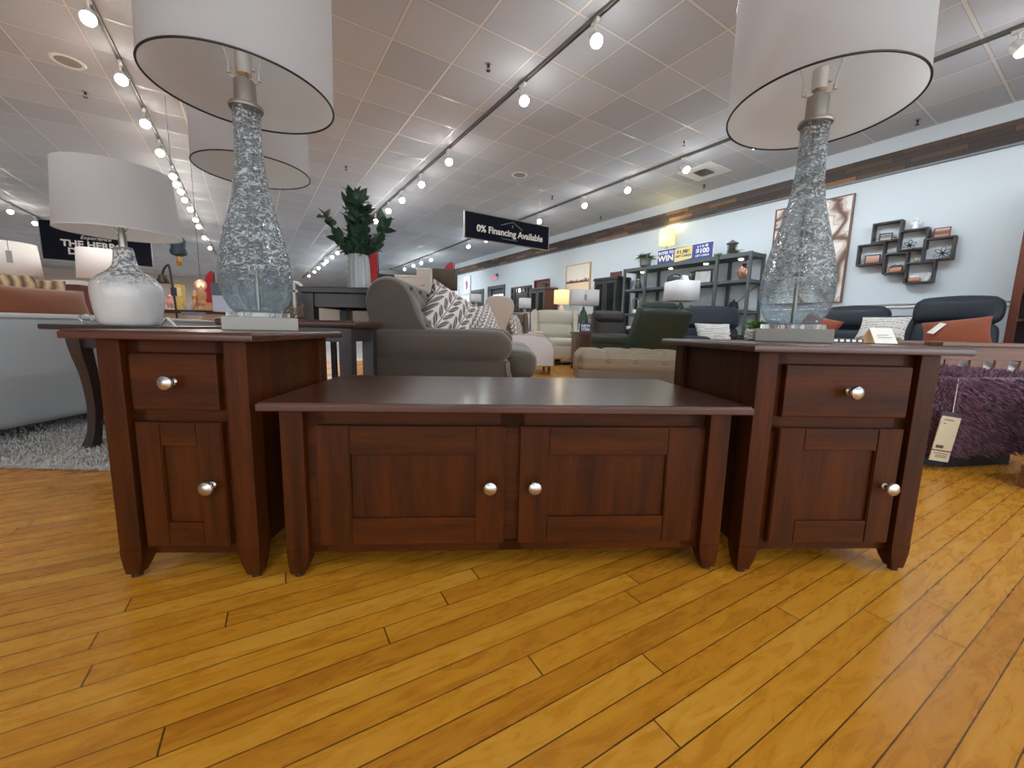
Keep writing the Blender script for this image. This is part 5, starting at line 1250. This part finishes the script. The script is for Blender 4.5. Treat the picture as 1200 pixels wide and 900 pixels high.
# lantern
t = thing('lantern', 'weathered grey metal lantern on the right part of the steel shelf top', 'lantern', shelf_loc(857, 300, ZT), WALLROT)
LNT = M('weathered grey metal', (104, 100, 96), .7, .3, var=.25, vs=30)
obj('base', G().cyl(0, 0, 0, .03, .09, n=24), LNT, t); obj('glass', G().cyl(0, 0, .03, .19, .062, n=24), CLEAR, t)
g = G()
for k in range(6): a = k*math.pi/3; g.tube([(.075*math.cos(a), .075*math.sin(a), .03), (.075*math.cos(a), .075*math.sin(a), .19)], .005, 6)
for z in (.07, .15): g.tube([(.077*math.cos(k*math.pi/12), .077*math.sin(k*math.pi/12), z) for k in range(24)], .004, 6, closed=True)
obj('cage', g, LNT, t); obj('lid', G().lathe([(0, .26), (.02, .255), (.04, .23), (.095, .205), (.095, .19), (0, .19)], 24), LNT, t)
small_plant('small trailing plant at the foot of the weathered lantern', shelf_loc(861, 301, ZT, -.16), 0, .07, LNT, 40, .04, 8, pot=.04, hang=.8, L=.06)
small_plant('grey green sprigs lying on the shelf top right of the banner', shelf_loc(843, 299, ZT), 0, .16, LNT, 50, .05, 12, pot=.03, leafm=M('grey green leaf', (130, 136, 122), .7), L=.05)
# banner with lettering
va, zb_ = UV(770.5, 309, SU+.24); vb, _ = UV(835, 300, SU+.24)
BL = va-vb
t = thing('contest_banner', 'blue and gold contest banner reading ENTER TO WIN on top of the steel shelf', 'banner', RU(SU+.24, (va+vb)/2, ZT), WALLROT)
BH = .27
obj('board', G().box(-BL/2, BL/2, -.008, .008, 0, BH), M('royal blue print', (48, 66, 138), .6, var=.04), t)
obj('border', G().box(-BL/2-.012, BL/2+.012, -.006, .01, BH, BH+.012).box(-BL/2-.012, -BL/2, -.006, .01, 0, BH).box(BL/2, BL/2+.012, -.006, .01, 0, BH), PAPER, t)
YG = M('pale gold print', (226, 204, 138), .6, var=.03)
gx0, gx1 = -BL/2+BL*.335, -BL/2+BL*.655
obj('gold_ticket', G().prism([(gx0, .01), (gx0, BH*.88), (gx0+.02, BH*.93), (gx1-.02, BH*.99), (gx1, BH*.96), (gx1, BH*.16), (gx1-.02, BH*.12), (gx0+.02, .0)], 'y', -.0105, -.0075), YG, t)
cxl = -BL/2+BL*.165; cxr = -BL/2+BL*.83; cxm = (gx0+gx1)/2
DKT = M('dark navy ink', (30, 34, 58), .6, var=0)
text('lettering', 'ENTER TO', .075, WHITE, t, cxl, -.0095, BH*.76, .001, bold=.002, sx=1.0)
text('lettering', 'WIN', .155, M('pale cream ink', (244, 236, 206), .6, var=0), t, cxl, -.0095, BH*.36, .001, bold=.004, sx=1.1)
text('lettering', '$1,986', .09, DKT, t, cxm, -.012, BH*.64, .001, bold=.003, sx=1.15); text('lettering', 'GIFT CARDS', .052, DKT, t, cxm, -.012, BH*.36, .001, bold=.002, sx=1.15)
text('lettering', 'a 1 in 40', .06, WHITE, t, cxr, -.0095, BH*.82, .001, bold=.002); text('lettering', '$100', .115, WHITE, t, cxr, -.0095, BH*.50, .001, bold=.004, sx=1.1); text('lettering', 'GIFT CARDS', .045, WHITE, t, cxr, -.0095, BH*.20, .001, bold=.001, sx=1.1)
# lit lamp on the shelf
vq, zq_ = UV(781, 287, SUc+.05)
t = simple_lamp('table_lamp', RU(SUc+.05, vq, ZT), WALLROT, 'lit lamp with cream yellow drum shade on the steel shelf behind the contest banner', zq_-ZT-.02, .06, VASE, STEEL, .15, .145, .30, shade=LIT2)
lamp('POINT', RU(SUc+.05, vq, zq_+.38), 5, .07, (1, .85, .45)); lamp('POINT', RU(SUc+.05, vq, zq_-.04), .8, .05, (1, .85, .45))
# ornaments on the upper shelf board
zs1 = 1.5505
t = thing('disc_vase', 'dark round disc vase on the upper shelf of the steel unit', 'vase', shelf_loc(790, 328, zs1), WALLROT)
obj('body', G().sph(0, 0, .13, .16, sx=1, sy=.35, sz=.72), M('gunmetal glaze', (66, 70, 74), .25, .5), t); obj('foot', G().box(-.07, .07, -.035, .035, 0, .02, .004), BLACK, t)
t = thing('bottle_vase', 'dark olive bottle vase between the disc vase and the black picture frame', 'vase', shelf_loc(810, 328, zs1), WALLROT)
obj('body', G().lathe([(0, 0), (.05, 0), (.06, .03), (.058, .14), (.035, .18), (.03, .22), (.042, .235), (.038, .235), (.025, .2), (0, .19)], 28), M('dark olive glass', (44, 50, 36), .15, coat=.5), t); obj('lip', G().lathe([(.03, .222), (.045, .234), (.043, .24), (.03, .238)], 28), BLACK, t)
t = thing('picture_frame', 'black frame with white and dark brushstroke art on the upper shelf of the steel unit', 'picture frame', shelf_loc(824, 326, zs1), WALLROT+.1)
frame(t, .34, .25, .022, .03, BLACK); obj('picture', G().box(-.15, .15, -.015, -.004, .02, .23), M('brushstroke art', (190, 188, 184), .7, var=.75, vs=3, vscale=(3, 1, .8)), t)
t = thing('copper_vase', 'round copper vase with a dark neck in the right bay of the steel shelf', 'vase', shelf_loc(871, 326, zs1), WALLROT)
obj('body', G().lathe([(0, 0), (.05, 0), (.075, .04), (.105, .12), (.09, .19), (.04, .225)], 32), M('rose copper', (206, 156, 138), .25, .8), t); obj('neck', G().lathe([(.04, .225), (.03, .24), (.04, .27), (.036, .27), (.025, .24)], 28), BLACK, t)
t = thing('mottled_vase', 'dark green mottled vase with white marks in the left bay of the steel shelf', 'vase', shelf_loc(748, 336, zs1), WALLROT)
obj('body', G().lathe([(0, 0), (.06, 0), (.075, .05), (.05, .13), (.03, .2), (.028, .3), (.036, .34)], 28), M('mottled green glaze', (52, 62, 50), .3, var=.9, vs=14), t); obj('neck_ring', G().lathe([(.03, .2), (.036, .205), (.03, .21)], 28), WHITE, t)
zs2 = 1.0405
t = thing('ring_sculpture', 'two silver ring sculptures on a white base in the left bay of the steel shelf', 'sculpture', shelf_loc(748, 362, zs2), WALLROT)
for k, (dx, s_) in enumerate(((-.10, .13), (.09, .13))):
    g = G(); g.tube([(dx+.10*math.cos(a*math.pi/16-.9), .01*k, .20+s_*math.sin(a*math.pi/16-.9)) for a in range(26)], .010, 10); obj('ring', g, NICKEL, t)
obj('base', G().box(-.10, .10, -.05, .05, 0, .07, .006), WHITE, t); obj('stem', G().tube([(-.06, 0, .07), (-.10, 0, .09)], .01, 8).tube([(.05, .01, .07), (.09, .01, .09)], .01, 8), NICKEL, t)
t = thing('black_pot', 'small black lidded pot in the right bay of the steel shelf', 'pot', shelf_loc(860, 352, zs2), WALLROT)
obj('body', G().lathe([(0, 0), (.07, 0), (.085, .05), (.07, .12), (0, .12)], 28), BLACK, t); obj('lid', G().lathe([(.075, .12), (.05, .15), (.015, .16), (.018, .19), (0, .195)], 28), BLACK, t)
t = thing('price_card', 'white price card standing on the square lampshade right of the green recliner', 'card', (0, 0, 0), 0)
PCARD = t
# square shaded lamp in front of the shelf
q = W(797, 362, 7.0); zb2 = q.z
zsh0 = W(797, 353, 7.0).z; zsh1 = W(797, 330, 7.0).z
t = simple_lamp('table_lamp', (q.x, q.y, zb2-.20), R(8), 'green glass lamp with a white square box shade behind the green recliner', zsh0-zb2+.20-.02, .075, VASE, TEAL, .21, .205, zsh1-zsh0, square=1.0)
PCARD.location = (q.x-.02, q.y-.14, zsh1+.001); PCARD.rotation_euler = (0, 0, .3)
obj('card', G().prism([(-.045, 0), (-.044, 0), (0, .083), (.044, 0), (.045, 0), (0, .086)], 'x', -.06, .06), PAPER, PCARD)
t = thing('side_table', 'dark side table behind the green recliner under the box shaded lamp', 'side table', (q.x, q.y, 0), R(38))
obj('top', G().box(-.24, .24, -.24, .24, zb2-.23, zb2-.2005, .004), ESPRESSO, t)
for sx in (-.2, .2):
    for sy in (-.2, .2): obj('leg', G().box(sx-.02, sx+.02, sy-.02, sy+.02, 0, zb2-.23), ESPRESSO, t)
t = thing('twisted_sculpture', 'black twisted metal sculpture right of the square shaded lamp', 'sculpture', (q.x+.21, q.y+.02, zb2-.2), 0)
g = G(); rnd = random.Random(9); g.tube(bez([(rnd.uniform(-.07, .07), rnd.uniform(-.05, .05), .02+.24*k/9) for k in range(10)], 6), .014, 8); obj('coil', g, IRON, t); obj('foot', G().cyl(0, 0, 0, .02, .06, n=20), IRON, t)

# cabinets with glass doors
def display_cabinet(lab, u, va, vb, d, H, mat, side=None, nsh=4):
    w_ = va-vb; t = thing('display_cabinet', lab, 'cabinet', RU(u, (va+vb)/2, 0), WALLROT)
    obj('case', G().box(-w_/2, -w_/2+.04, 0, d, .08, H-.06).box(w_/2-.04, w_/2, 0, d, .08, H-.06).box(-w_/2, w_/2, d-.02, d, .08, H-.06).box(-w_/2, w_/2, 0, d, .08, .14).box(-w_/2, w_/2, 0, d, H-.10, H-.06), side or mat, t)
    obj('cornice', G().box(-w_/2-.03, w_/2+.03, -.03, d, H-.06, H-.03, .004).box(-w_/2-.02, w_/2+.02, -.02, d, H-.03, H, .004), mat, t)
    obj('plinth', G().box(-w_/2+.01, w_/2-.01, .01, d, 0, .08), mat, t)
    for k in range(1, nsh): obj('shelf', G().box(-w_/2+.045, w_/2-.045, .03, d-.025, .14+(H-.24)*k/nsh, .155+(H-.24)*k/nsh), mat, t)
    for s in (-1, 1):
        a, b_ = sorted((s*.006, s*(w_/2-.01))); f = .06
        dr = obj('door', G().box(a, a+f, -.02, 0, .12, H-.08, .002).box(b_-f, b_, -.02, 0, .12, H-.08, .002).box(a+f, b_-f, -.02, 0, .12, .12+f, .002).box(a+f, b_-f, -.02, 0, H-.08-f, H-.08, .002), mat, t)
        obj('glass', G().box(a+f, b_-f, -.012, -.008, .12+f, H-.08-f), M('cabinet glass', (150, 156, 160), .03, trans=.95, var=0, spec=.4), dr)
        obj('handle', G().tube([(s*.03, -.022, H*.5), (s*.03, -.045, H*.5+.01), (s*.03, -.045, H*.5+.14), (s*.03, -.022, H*.5+.15)], .006, 8), DARKRIM, dr)
    return t
BKC = M('charcoal painted wood', (52, 50, 52), .45, var=.1, vs=8)
display_cabinet('tall charcoal display cabinet with two glass doors left of the steel shelf', 6.9, 7.13, 6.42, .42, 1.86, BKC)
t = thing('wooden_tray', 'red brown wooden tray standing on the charcoal display cabinet', 'tray', RU(7.05, 6.6, 1.861), WALLROT)
obj('tray_board', G().box(-.16, .16, -.01, .01, 0, .12, .004), RED, t); obj('rim', G().box(-.16, -.145, -.03, -.01, 0, .12).box(.145, .16, -.03, -.01, 0, .12).box(-.145, .145, -.03, -.01, 0, .012), RED, t)
display_cabinet('shorter grey display cabinet with red brown sides by the dark fretwork mirror', 6.9, 9.74, 9.04, .45, 1.82, M('warm grey painted wood', (88, 82, 80), .5, var=.1), M('red brown cabinet side', (104, 66, 54), .5), 3)
t = thing('shadow_box', 'shallow wooden box frame with a small plant standing on the grey display cabinet', 'box', RU(7.0, 9.3, 1.821), WALLROT)
obj('box_frame', G().box(-.34, .34, -.06, -.0, 0, .02).box(-.34, .34, -.06, 0, .20, .22).box(-.34, -.32, -.06, 0, .02, .2).box(.32, .34, -.06, 0, .02, .2).box(-.32, .32, -.008, 0, .02, .2), RED, t)
small_plant('small green plant inside the wooden box frame on the grey display cabinet', RU(6.96, 9.15, 1.842), WALLROT, .12, LNT, 40, .05, 15, pot=.05, leafm=M('dull green leaf', (84, 92, 70), .7), L=.06)
# large landscape painting
t = on_wall('wall_painting', 'cream painting with a row of dark treetops, hung high left of the charcoal display cabinet', 'painting', 8.26, 1.62)
frame(t, .94, .76, .02, .05, M('light oak frame', (196, 166, 120), .5))
def tree_mat():
    mt, nt, b = newmat('cream landscape with treetops'); v = coords(nt); sp = nd(nt, 'ShaderNodeSeparateXYZ'); nt.links.new(v, sp.inputs[0])
    n1 = noise(nt, v, 22, 4, .7); hgt = mth(nt, 'ADD', .20, mth(nt, 'MULTIPLY', n1, .30))
    band = mth(nt, 'MULTIPLY', mth(nt, 'LESS_THAN', sp.outputs['Z'], hgt), mth(nt, 'GREATER_THAN', sp.outputs['Z'], .28))
    low = mth(nt, 'LESS_THAN', sp.outputs['Z'], .285)
    c = mixc(nt, low, lin((226, 222, 214)), lin((224, 206, 180))); c = mixc(nt, band, c, lin((86, 66, 62)))
    nt.links.new(c, b.inputs['Base Color']); b.inputs['Roughness'].default_value = .75; return mt
obj('canvas', G().box(-.45, .45, -.03, -.004, .02, .74), tree_mat(), t)
# fretwork mirror
t = on_wall('fretwork_mirror', 'square mirror with a dark fretwork border beside the exit doorway', 'mirror', 10.95, 1.19)
MW, MH = 1.16, .82
frame(t, MW, MH, .05, .04, MATS['dark red brown wood'])
g = G()
for s in (-1, 1):
    g.box(s*(MW/2-.20)-.012, s*(MW/2-.20)+.012, -.036, -.006, .05, MH-.05)
    for z in (.22, .42, .60): g.box(min(s*(MW/2-.2), s*(MW/2-.05)), max(s*(MW/2-.2), s*(MW/2-.05)), -.034, -.006, z-.012, z+.012)
g.box(-MW/2+.2, MW/2-.2, -.036, -.006, .18, .204).box(-MW/2+.2, MW/2-.2, -.036, -.006, MH-.204, MH-.18)
for x in (-.22, .0, .22):
    g.box(x-.012, x+.012, -.034, -.006, .05, .18).box(x-.012, x+.012, -.034, -.006, MH-.18, MH-.05)
obj('fretwork', g, MATS['dark red brown wood'], t); obj('mirror_glass', G().box(-MW/2+.04, MW/2-.04, -.006, -.002, .04, MH-.04), MATS['mirror'], t)
# far small pictures and grey mirror
def art_mat(name, a, b_, s_): return M(name, a, .7, var=.5, vs=s_, vscale=(1, 1, .6))
for v, z, w_, h_, lab, c_ in ((14.86, 2.02, .70, .68, 'white framed plum abstract print, the upper larger one on the far right wall', (150, 120, 140)), (14.92, 1.45, .76, .50, 'white framed small print under the plum abstract print', (200, 204, 216)), (15.85, 1.95, .55, .45, 'pale framed print farthest along the right wall', (206, 206, 214))):
    t = on_wall('wall_print', lab, 'picture', v, z); frame(t, w_, h_, .035, .05, WHITE)
    obj('print', G().box(-w_/2+.03, w_/2-.03, -.03, -.004, .03, h_-.03), PAPER, t)
    obj('motif', G().prism(smooth_poly([(-.10*w_, h_*.2), (.14*w_, h_*.3), (.18*w_, h_*.62), (.02*w_, h_*.82), (-.16*w_, h_*.6), (-.05*w_, h_*.45)], 2), 'y', -.033, -.029), art_mat('plum ink %s' % c_[0], c_, c_, 9), t)
t = on_wall('wall_mirror', 'grey framed mirror on the far right wall left of the exit doorway', 'mirror', 13.95, 1.25)
frame(t, .98, .86, .10, .05, M('grey wood frame', (96, 92, 90), .6)); obj('mirror_glass', G().box(-.40, .40, -.03, -.004, .09, .77), MATS['mirror'], t)

# ------------------------------------------------------------------ navy recliners along the right wall
NV = M('navy leather', (42, 47, 56), .5, var=.06, vs=6, bs=130, bst=.05, spec=.3)
def seat_back(g, x, w_, h, y=.32, split=.30, cap=None):
    g.m = Tm(0, y, .40, rx=R(-11))
    g.soft(x, 0, (h-split)/2, w_, .17, h-split+.03, .055, .03)
    g.soft(x, -.015, h-split/2+.01, w_+.015, .19, split, .07, .03)
    g.m = Matrix.Identity(4)
t = thing('reclining_sofa', 'navy leather reclining sofa with a centre console under the cube wall shelf', 'sofa', RU(6.50, 1.64, 0), WALLROT)
g = G(); seat_back(g, -.47, .66, .62); obj('backrest', g, NV, t); g = G(); seat_back(g, .46, .66, .70); obj('backrest', g, NV, t)
g = G(); g.m = Tm(0, .33, .40, rx=R(-11)); g.soft(0, 0, .24, .26, .16, .52, .03, .012); obj('console_back', g, NV, t)
for x in (-.47, .46): obj('seat_cushion', G().soft(x, -.12, .40, .64, .78, .16, .06, .03), NV, t); obj('footrest', G().soft(x, -.48, .23, .62, .08, .26, .03, .01), NV, t)
obj('console', G().soft(0, -.1, .34, .26, .74, .46, .03, .008), NV, t)
for x in (-.86, .86): obj('arm', G().soft(x, -.06, .31, .16, .86, .54, .07, .01), NV, t)
obj('seat_base', G().box(-.80, .80, -.36, .36, .04, .30, .01), BLACK, t)
TERRA = M('rust orange woven pillow', (140, 70, 38), .9, var=.1, vs=8, bs=300, bst=.2, sheen=.3)
def vloc(px, py, U, z): v, _ = UV(px, py, U); return RU(U, v, z)
pt_ = lean_pillow('rust orange pillow with a white tag at the right end of the navy sofa', vloc(1120, 390, 6.22, .475), WALLROT, R(55), .52, .40, .16, TERRA, R(10), 2)
g = G(); g.box(-.03, .03, -.085, .085, -.002, .002, .001); tg_ = obj('care_tag', g, PAPER, pt_); tg_.matrix_basis = Tm(0, 0, .2, rx=R(55)) @ Matrix.Rotation(R(10), 4, 'Z') @ Tm(-.13, .045, .085, rx=R(-10), ry=R(-10), rz=R(-32))
lean_pillow('rust orange pillow at the left end of the navy sofa, beside the right glass lamp', vloc(955, 388, 6.3, .475), WALLROT, R(62), .46, .44, .16, TERRA, R(-18), 5)
def script_mat():
    mt, nt, b = newmat('white cloth with grey script'); v = coords(nt); sp = nd(nt, 'ShaderNodeSeparateXYZ'); nt.links.new(v, sp.inputs[0])
    row = mth(nt, 'MULTIPLY', sp.outputs['Y'], 26); f = mth(nt, 'FRACT', row)
    mp = nd(nt, 'ShaderNodeMapping'); mp.inputs['Scale'].default_value = (60, 140, 1); nt.links.new(v, mp.inputs['Vector']); n1 = noise(nt, mp.outputs[0], 1, 2)
    mp2 = nd(nt, 'ShaderNodeMapping'); mp2.inputs['Scale'].default_value = (5, 26, 1); nt.links.new(v, mp2.inputs['Vector']); n2 = noise(nt, mp2.outputs[0], 1, 1)
    ink = mth(nt, 'MULTIPLY', mth(nt, 'MULTIPLY', mth(nt, 'LESS_THAN', f, .5), mth(nt, 'GREATER_THAN', n1, .5)), mth(nt, 'GREATER_THAN', n2, .42))
    nt.links.new(mixc(nt, mth(nt, 'MULTIPLY', ink, .75), lin((214, 211, 205)), lin((92, 92, 96))), b.inputs['Base Color']); b.inputs['Roughness'].default_value = .9; return mt
SCR = script_mat()
lean_pillow('white script print pillow in the middle of the navy sofa behind the folded card', vloc(1033, 392, 6.1, .575), WALLROT, R(55), .44, .32, .14, SCR, 0, 8)
q = W(852, 398, 5.4)
t = thing('navy_recliner', 'navy leather recliner facing the camera in front of the steel shelf', 'recliner', (3.15, 6.15, 0), R(3))
g = G(); seat_back(g, 0, .84, .64, y=.25, split=.33); obj('backrest', g, NV, t)
obj('seat_cushion', G().soft(0, -.14, .38, .70, .70, .16, .06, .03), NV, t)
for s in (-1, 1): obj('arm', G().soft(s*.46, -.1, .34, .18, .80, .50, .08, .01), NV, t)
obj('footrest', G().soft(0, -.47, .22, .58, .07, .24, .03, .01), NV, t); obj('base', G().box(-.4, .4, -.35, .3, .03, .3, .01), BLACK, t)
p_ = W(836, 398, 5.95)
lean_pillow('white script print pillow on the navy recliner in front of the steel shelf', (p_.x, 5.95, .462), R(3), R(62), .54, .34, .14, SCR, 0, 10)
p_ = W(804, 391, 5.5)
small_plant('bright green grass plant behind the right glass lamp base', tuple(W(890, 384, 4.4)[:2])+(W(890, 384, 4.4).z-.08,), 0, .16, WHITE, 160, .07, 21, pot=.07, leafm=M('bright grass green', (96, 138, 62), .6, var=.25), L=.09)
gp = W(890, 384, 4.4)
t = thing('side_table', 'small dark side table under the bright green grass plant', 'side table', (gp.x, gp.y, 0), .3)
obj('top', G().box(-.2, .2, -.2, .2, gp.z-.105, gp.z-.0805, .003), ESPRESSO, t)
for sx in (-.17, .17):
    for sy in (-.17, .17): obj('leg', G().box(sx-.018, sx+.018, sy-.018, sy+.018, 0, gp.z-.105), ESPRESSO, t)
# small things lying on the right end table
zt0 = .6105
p_ = W(1031, 401, 1.42)
t = thing('folded_card', 'white folded information card standing at the back of the right end table', 'card', (p_.x, 1.42, zt0), .05)
obj('card', G().prism([(-.03, 0), (-.029, 0), (0, .052), (.029, 0), (.03, 0), (0, .0535)], 'x', -.046, .036), PAPER, t)
obj('print_lines', G().box(-.03, .02, -.0235, -.0215, .020, .0215).box(-.03, .01, -.0185, -.0165, .0275, .029), M('grey ink', (150, 150, 152), .7, var=0), t)
p_ = W(985, 399, 1.40)
t = thing('coaster_tray', 'flat dark tray with a white checkered edge behind the right lamp base', 'tray', (p_.x, 1.40, zt0), .05)
obj('tray_body', G().box(-.055, .055, -.03, .03, 0, .014, .001), BLACK, t)
g = G()
for k in range(5): g.box(-.05+k*.0215, -.038+k*.0215, -.0312, -.0302, .003, .011)
obj('edge_inlay', g, WHITE, t)
p_ = W(884, 397, 1.40)
t = thing('paper_tag', 'crumpled white paper tag left of the right lamp base', 'paper', (p_.x, 1.42, zt0), .4)
g = G(); g.soft(0, 0, .018, .035, .03, .036, .008, .002, 8, lambda p, o: (o[0]+.004*math.sin(9*p[2]+3*p[1]), o[1]+.003*math.sin(8*p[0]), o[2]))
obj('paper', g, PAPER, t); obj('tie', G().tube([(0, -.016, .03), (.012, -.02, .012), (.02, -.022, .001)], .0012, 6), BLACK, t)

# ------------------------------------------------------------------ right edge: bookcase, mission chair, fur ottoman
t = thing('bookcase', 'tall red brown bookcase against the wall at the right edge of the photo', 'bookcase', RU(6.99, .26, 0), WALLROT)
BW, BD, BHt = 1.08, .38, 2.15
BKW = wood('red brown bookcase wood', (84, 44, 30), (122, 70, 50), 'z', .4, .2)
obj('side_panel', G().box(-BW/2, -BW/2+.03, 0, BD, 0, BHt).box(-BW/2, -BW/2+.07, -.02, 0, 0, BHt, .003), BKW, t); obj('side_panel', G().box(BW/2-.03, BW/2, 0, BD, 0, BHt).box(BW/2-.07, BW/2, -.02, 0, 0, BHt, .003), BKW, t)
obj('back_panel', G().box(-BW/2+.03, BW/2-.03, BD-.015, BD, .05, BHt), M('dark bookcase back', (46, 36, 40), .6), t)
for z in (.08, .50, .84, 1.14, 1.46, 1.80, BHt-.03): obj('shelf', G().box(-BW/2+.031, BW/2-.031, .005, BD-.016, z, z+.025), BKW, t)
obj('crown', G().box(-BW/2-.03, BW/2+.03, -.05, BD, BHt, BHt+.06, .006), BKW, t)
MIS = wood('mission oak brown', (96, 60, 42), (140, 94, 68), 'x', .4, .2); MISV = wood('mission oak brown upright', (96, 60, 42), (140, 94, 68), 'z', .4, .2)
a_ = W(1096, 399, 2.62)
t = thing('mission_chair', 'brown mission style chair with slatted arm behind the plum fur ottoman', 'armchair', (a_.x, 2.62, 0), R(1))
AL = .92; zr_ = .612
for k, y0 in enumerate((0, .66)):
    ar = obj('arm', G().box(0, AL, y0-.05, y0+.07, zr_-.026, zr_, .005), MIS, t)
    obj('arm_rail', G().box(.06, AL-.04, y0, y0+.022, zr_-.115, zr_-.026, .002).box(.06, AL-.04, y0, y0+.022, .14, .2, .002), MIS, ar)
    for j in range(5): x = .105+j*.168; obj('slat', G().box(x-.01, x+.078, y0+.004, y0+.018, .2, zr_-.115), MISV, ar)
    for x in (.03, AL-.06): obj('leg', G().box(x-.03, x+.03, y0-.018, y0+.042, 0, zr_-.026, .003), MISV, t)
obj('seat_cushion', G().soft(AL*.5, .34, .40, .80, .60, .16, .05, .02), M('off white seat cushion', (226, 226, 224), .9), t)
obj('seat_rail', G().box(.06, AL-.04, .02, .66, .26, .32, .003), MIS, t)
# purple fur ottoman
oc = Vector((2.56, 2.16, 0))
t = thing('fur_ottoman', 'plum purple fur cube ottoman with a dark base at the right edge', 'ottoman', (2.30, 2.255, 0), R(10))
hw = .335; ch = .10
def octo(w_, c_): return [(-w_+c_, -w_), (w_-c_, -w_), (w_, -w_+c_), (w_, w_-c_), (w_-c_, w_), (-w_+c_, w_), (-w_, w_-c_), (-w_, -w_+c_)]
obj('plinth', G().prism(octo(hw-.035, .085), 'z', 0, .08), M('navy black plinth', (34, 38, 48), .6), t)
FUR = M('plum fur', (114, 76, 96), .95, var=.35, vs=9, sheen=.5)
body = G().prism(octo(hw, ch), 'z', .07, .455, .03, 3)
fb = obj('fur_cover', body, FUR, t, sharp=80)
rnd = random.Random(4); pts = []
oc_ = octo(hw, ch)
for i in range(8):
    a, b_ = Vector(oc_[i]), Vector(oc_[(i+1) % 8]); e_ = b_-a; nrm = Vector((e_.y, -e_.x, 0)).normalized()
    for k in range(int(e_.length*13000*.4)):
        f = rnd.random(); p_ = a+e_*f; z = rnd.uniform(.075, .45); pts.append(((p_.x-nrm.x*.002, p_.y-nrm.y*.002, z), tuple(nrm+Vector((0, 0, -.35)))))
for k in range(6000):
    x, y = rnd.uniform(-hw, hw), rnd.uniform(-hw, hw)
    if abs(x)+abs(y) < 2*hw-ch: pts.append(((x, y, .452), (rnd.uniform(-.5, .5), rnd.uniform(-.8, .2), 1)))
obj('fur_tufts', fluff(G(), pts, .034, .0028, rnd, .55), FUR, fb, kind='stuff')
# its hang tag
tp = W(1114, 443, 1.93); p0 = W(1106, 483, 1.90); 
t2 = t
def ot(p): 
    d = Vector(p)-Vector(t.location); a = -R(10); return Vector((d.x*math.cos(a)-d.y*math.sin(a), d.x*math.sin(a)+d.y*math.cos(a), d.z))
tg = thing('hang_tag', 'cream printed hang tag tied to the plum fur ottoman', 'tag', (p0.x, 1.86, p0.z), R(4))
gz = W(1100, 538, 1.86).z-p0.z
obj('string', G().tube([(tp.x-p0.x+.0, .03, tp.z-p0.z), (.004, .004, .02), (0, 0, 0)], .0016, 6), PAPER, tg)
g = G(); g.m = Tm(0, 0, 0, ry=R(8)); g.box(-.058, .052, -.0015, .0015, -.025, .006); obj('header', g, M('plum header strip', (74, 60, 66), .6), tg)
g = G(); g.m = Tm(0, 0, 0, ry=R(8)); g.box(-.052, .048, -.002, .002, -.178, -.015); obj('card', g, M('cream card', (216, 204, 176), .7, var=.03), tg)
g = G(); g.m = Tm(0, 0, 0, ry=R(8)); g.box(-.052, .048, -.002, .002, -.232, -.184); obj('lower_card', g, MATS['cream card'], tg)
g = G(); g.m = Tm(0, 0, 0, ry=R(8)); g.box(-.052, .048, -.0022, .0022, -.184, -.178).box(-.04, .0, -.0028, -.0015, -.170, -.155).box(-.035, .015, -.0028, -.0015, -.034, -.030).box(-.035, -.022, -.0028, -.0015, -.052, -.048).box(-.04, .035, -.0028, -.0015, -.196, -.193).box(-.03, .03, -.0028, -.0015, -.206, -.203).box(-.03, .03, -.0028, -.0015, -.214, -.211)
obj('print', g, M('brown ink', (96, 78, 72), .7, var=0), tg)
# wooden bench leg just inside the frame
t = thing('wooden_bench', 'brown wooden bench end just inside the right edge, in front of the fur ottoman', 'bench', (2.24, 1.66, 0), R(2))
for sx in (0, .8):
    for sy in (0, -.45): obj('leg', G().box(sx-.022, sx+.03, sy-.025, sy+.025, 0, .10, .003), MISV, t)
obj('low_rail', G().box(.03, .78, -.02, .0, .03, .08, .002).box(.03, .78, -.45, -.43, .03, .08, .002), MIS, t)
obj('seat', G().soft(.46, -.225, .25, .84, .54, .30, .05), M('white bench cushion', (222, 222, 224), .9), t)

# ------------------------------------------------------------------ groups of look-alike kinds
GROUPS = {'light_track': 'ceiling light tracks', 'fire_sprinkler': 'ceiling sprinklers', 'ceiling_speaker': 'round ceiling speakers', 'hanging_sign': 'dark hanging signs', 'end_table': 'cherry end tables',
          'photo_frame': 'small photo frames on the wall shelf', 'wire_flower': 'black wire flowers on the wall shelf', 'feather_flag': 'red feather flags', 'cream_cabinet': 'cream cabinets behind the taupe sofa',
          'striped_pillow': 'striped pillows on the grey sofa', 'carved_ornament': 'carved ornaments on the far counter', 'figurine': 'figurines on the far counter', 'display_cabinet': 'display cabinets along the right wall', 'wall_print': 'small prints on the far right wall'}
for o in bpy.data.objects:
    if o.parent is None and 'label' in o:
        k = o.name.split('.')[0]
        if k in GROUPS and 'group' not in o: o['group'] = GROUPS[k]
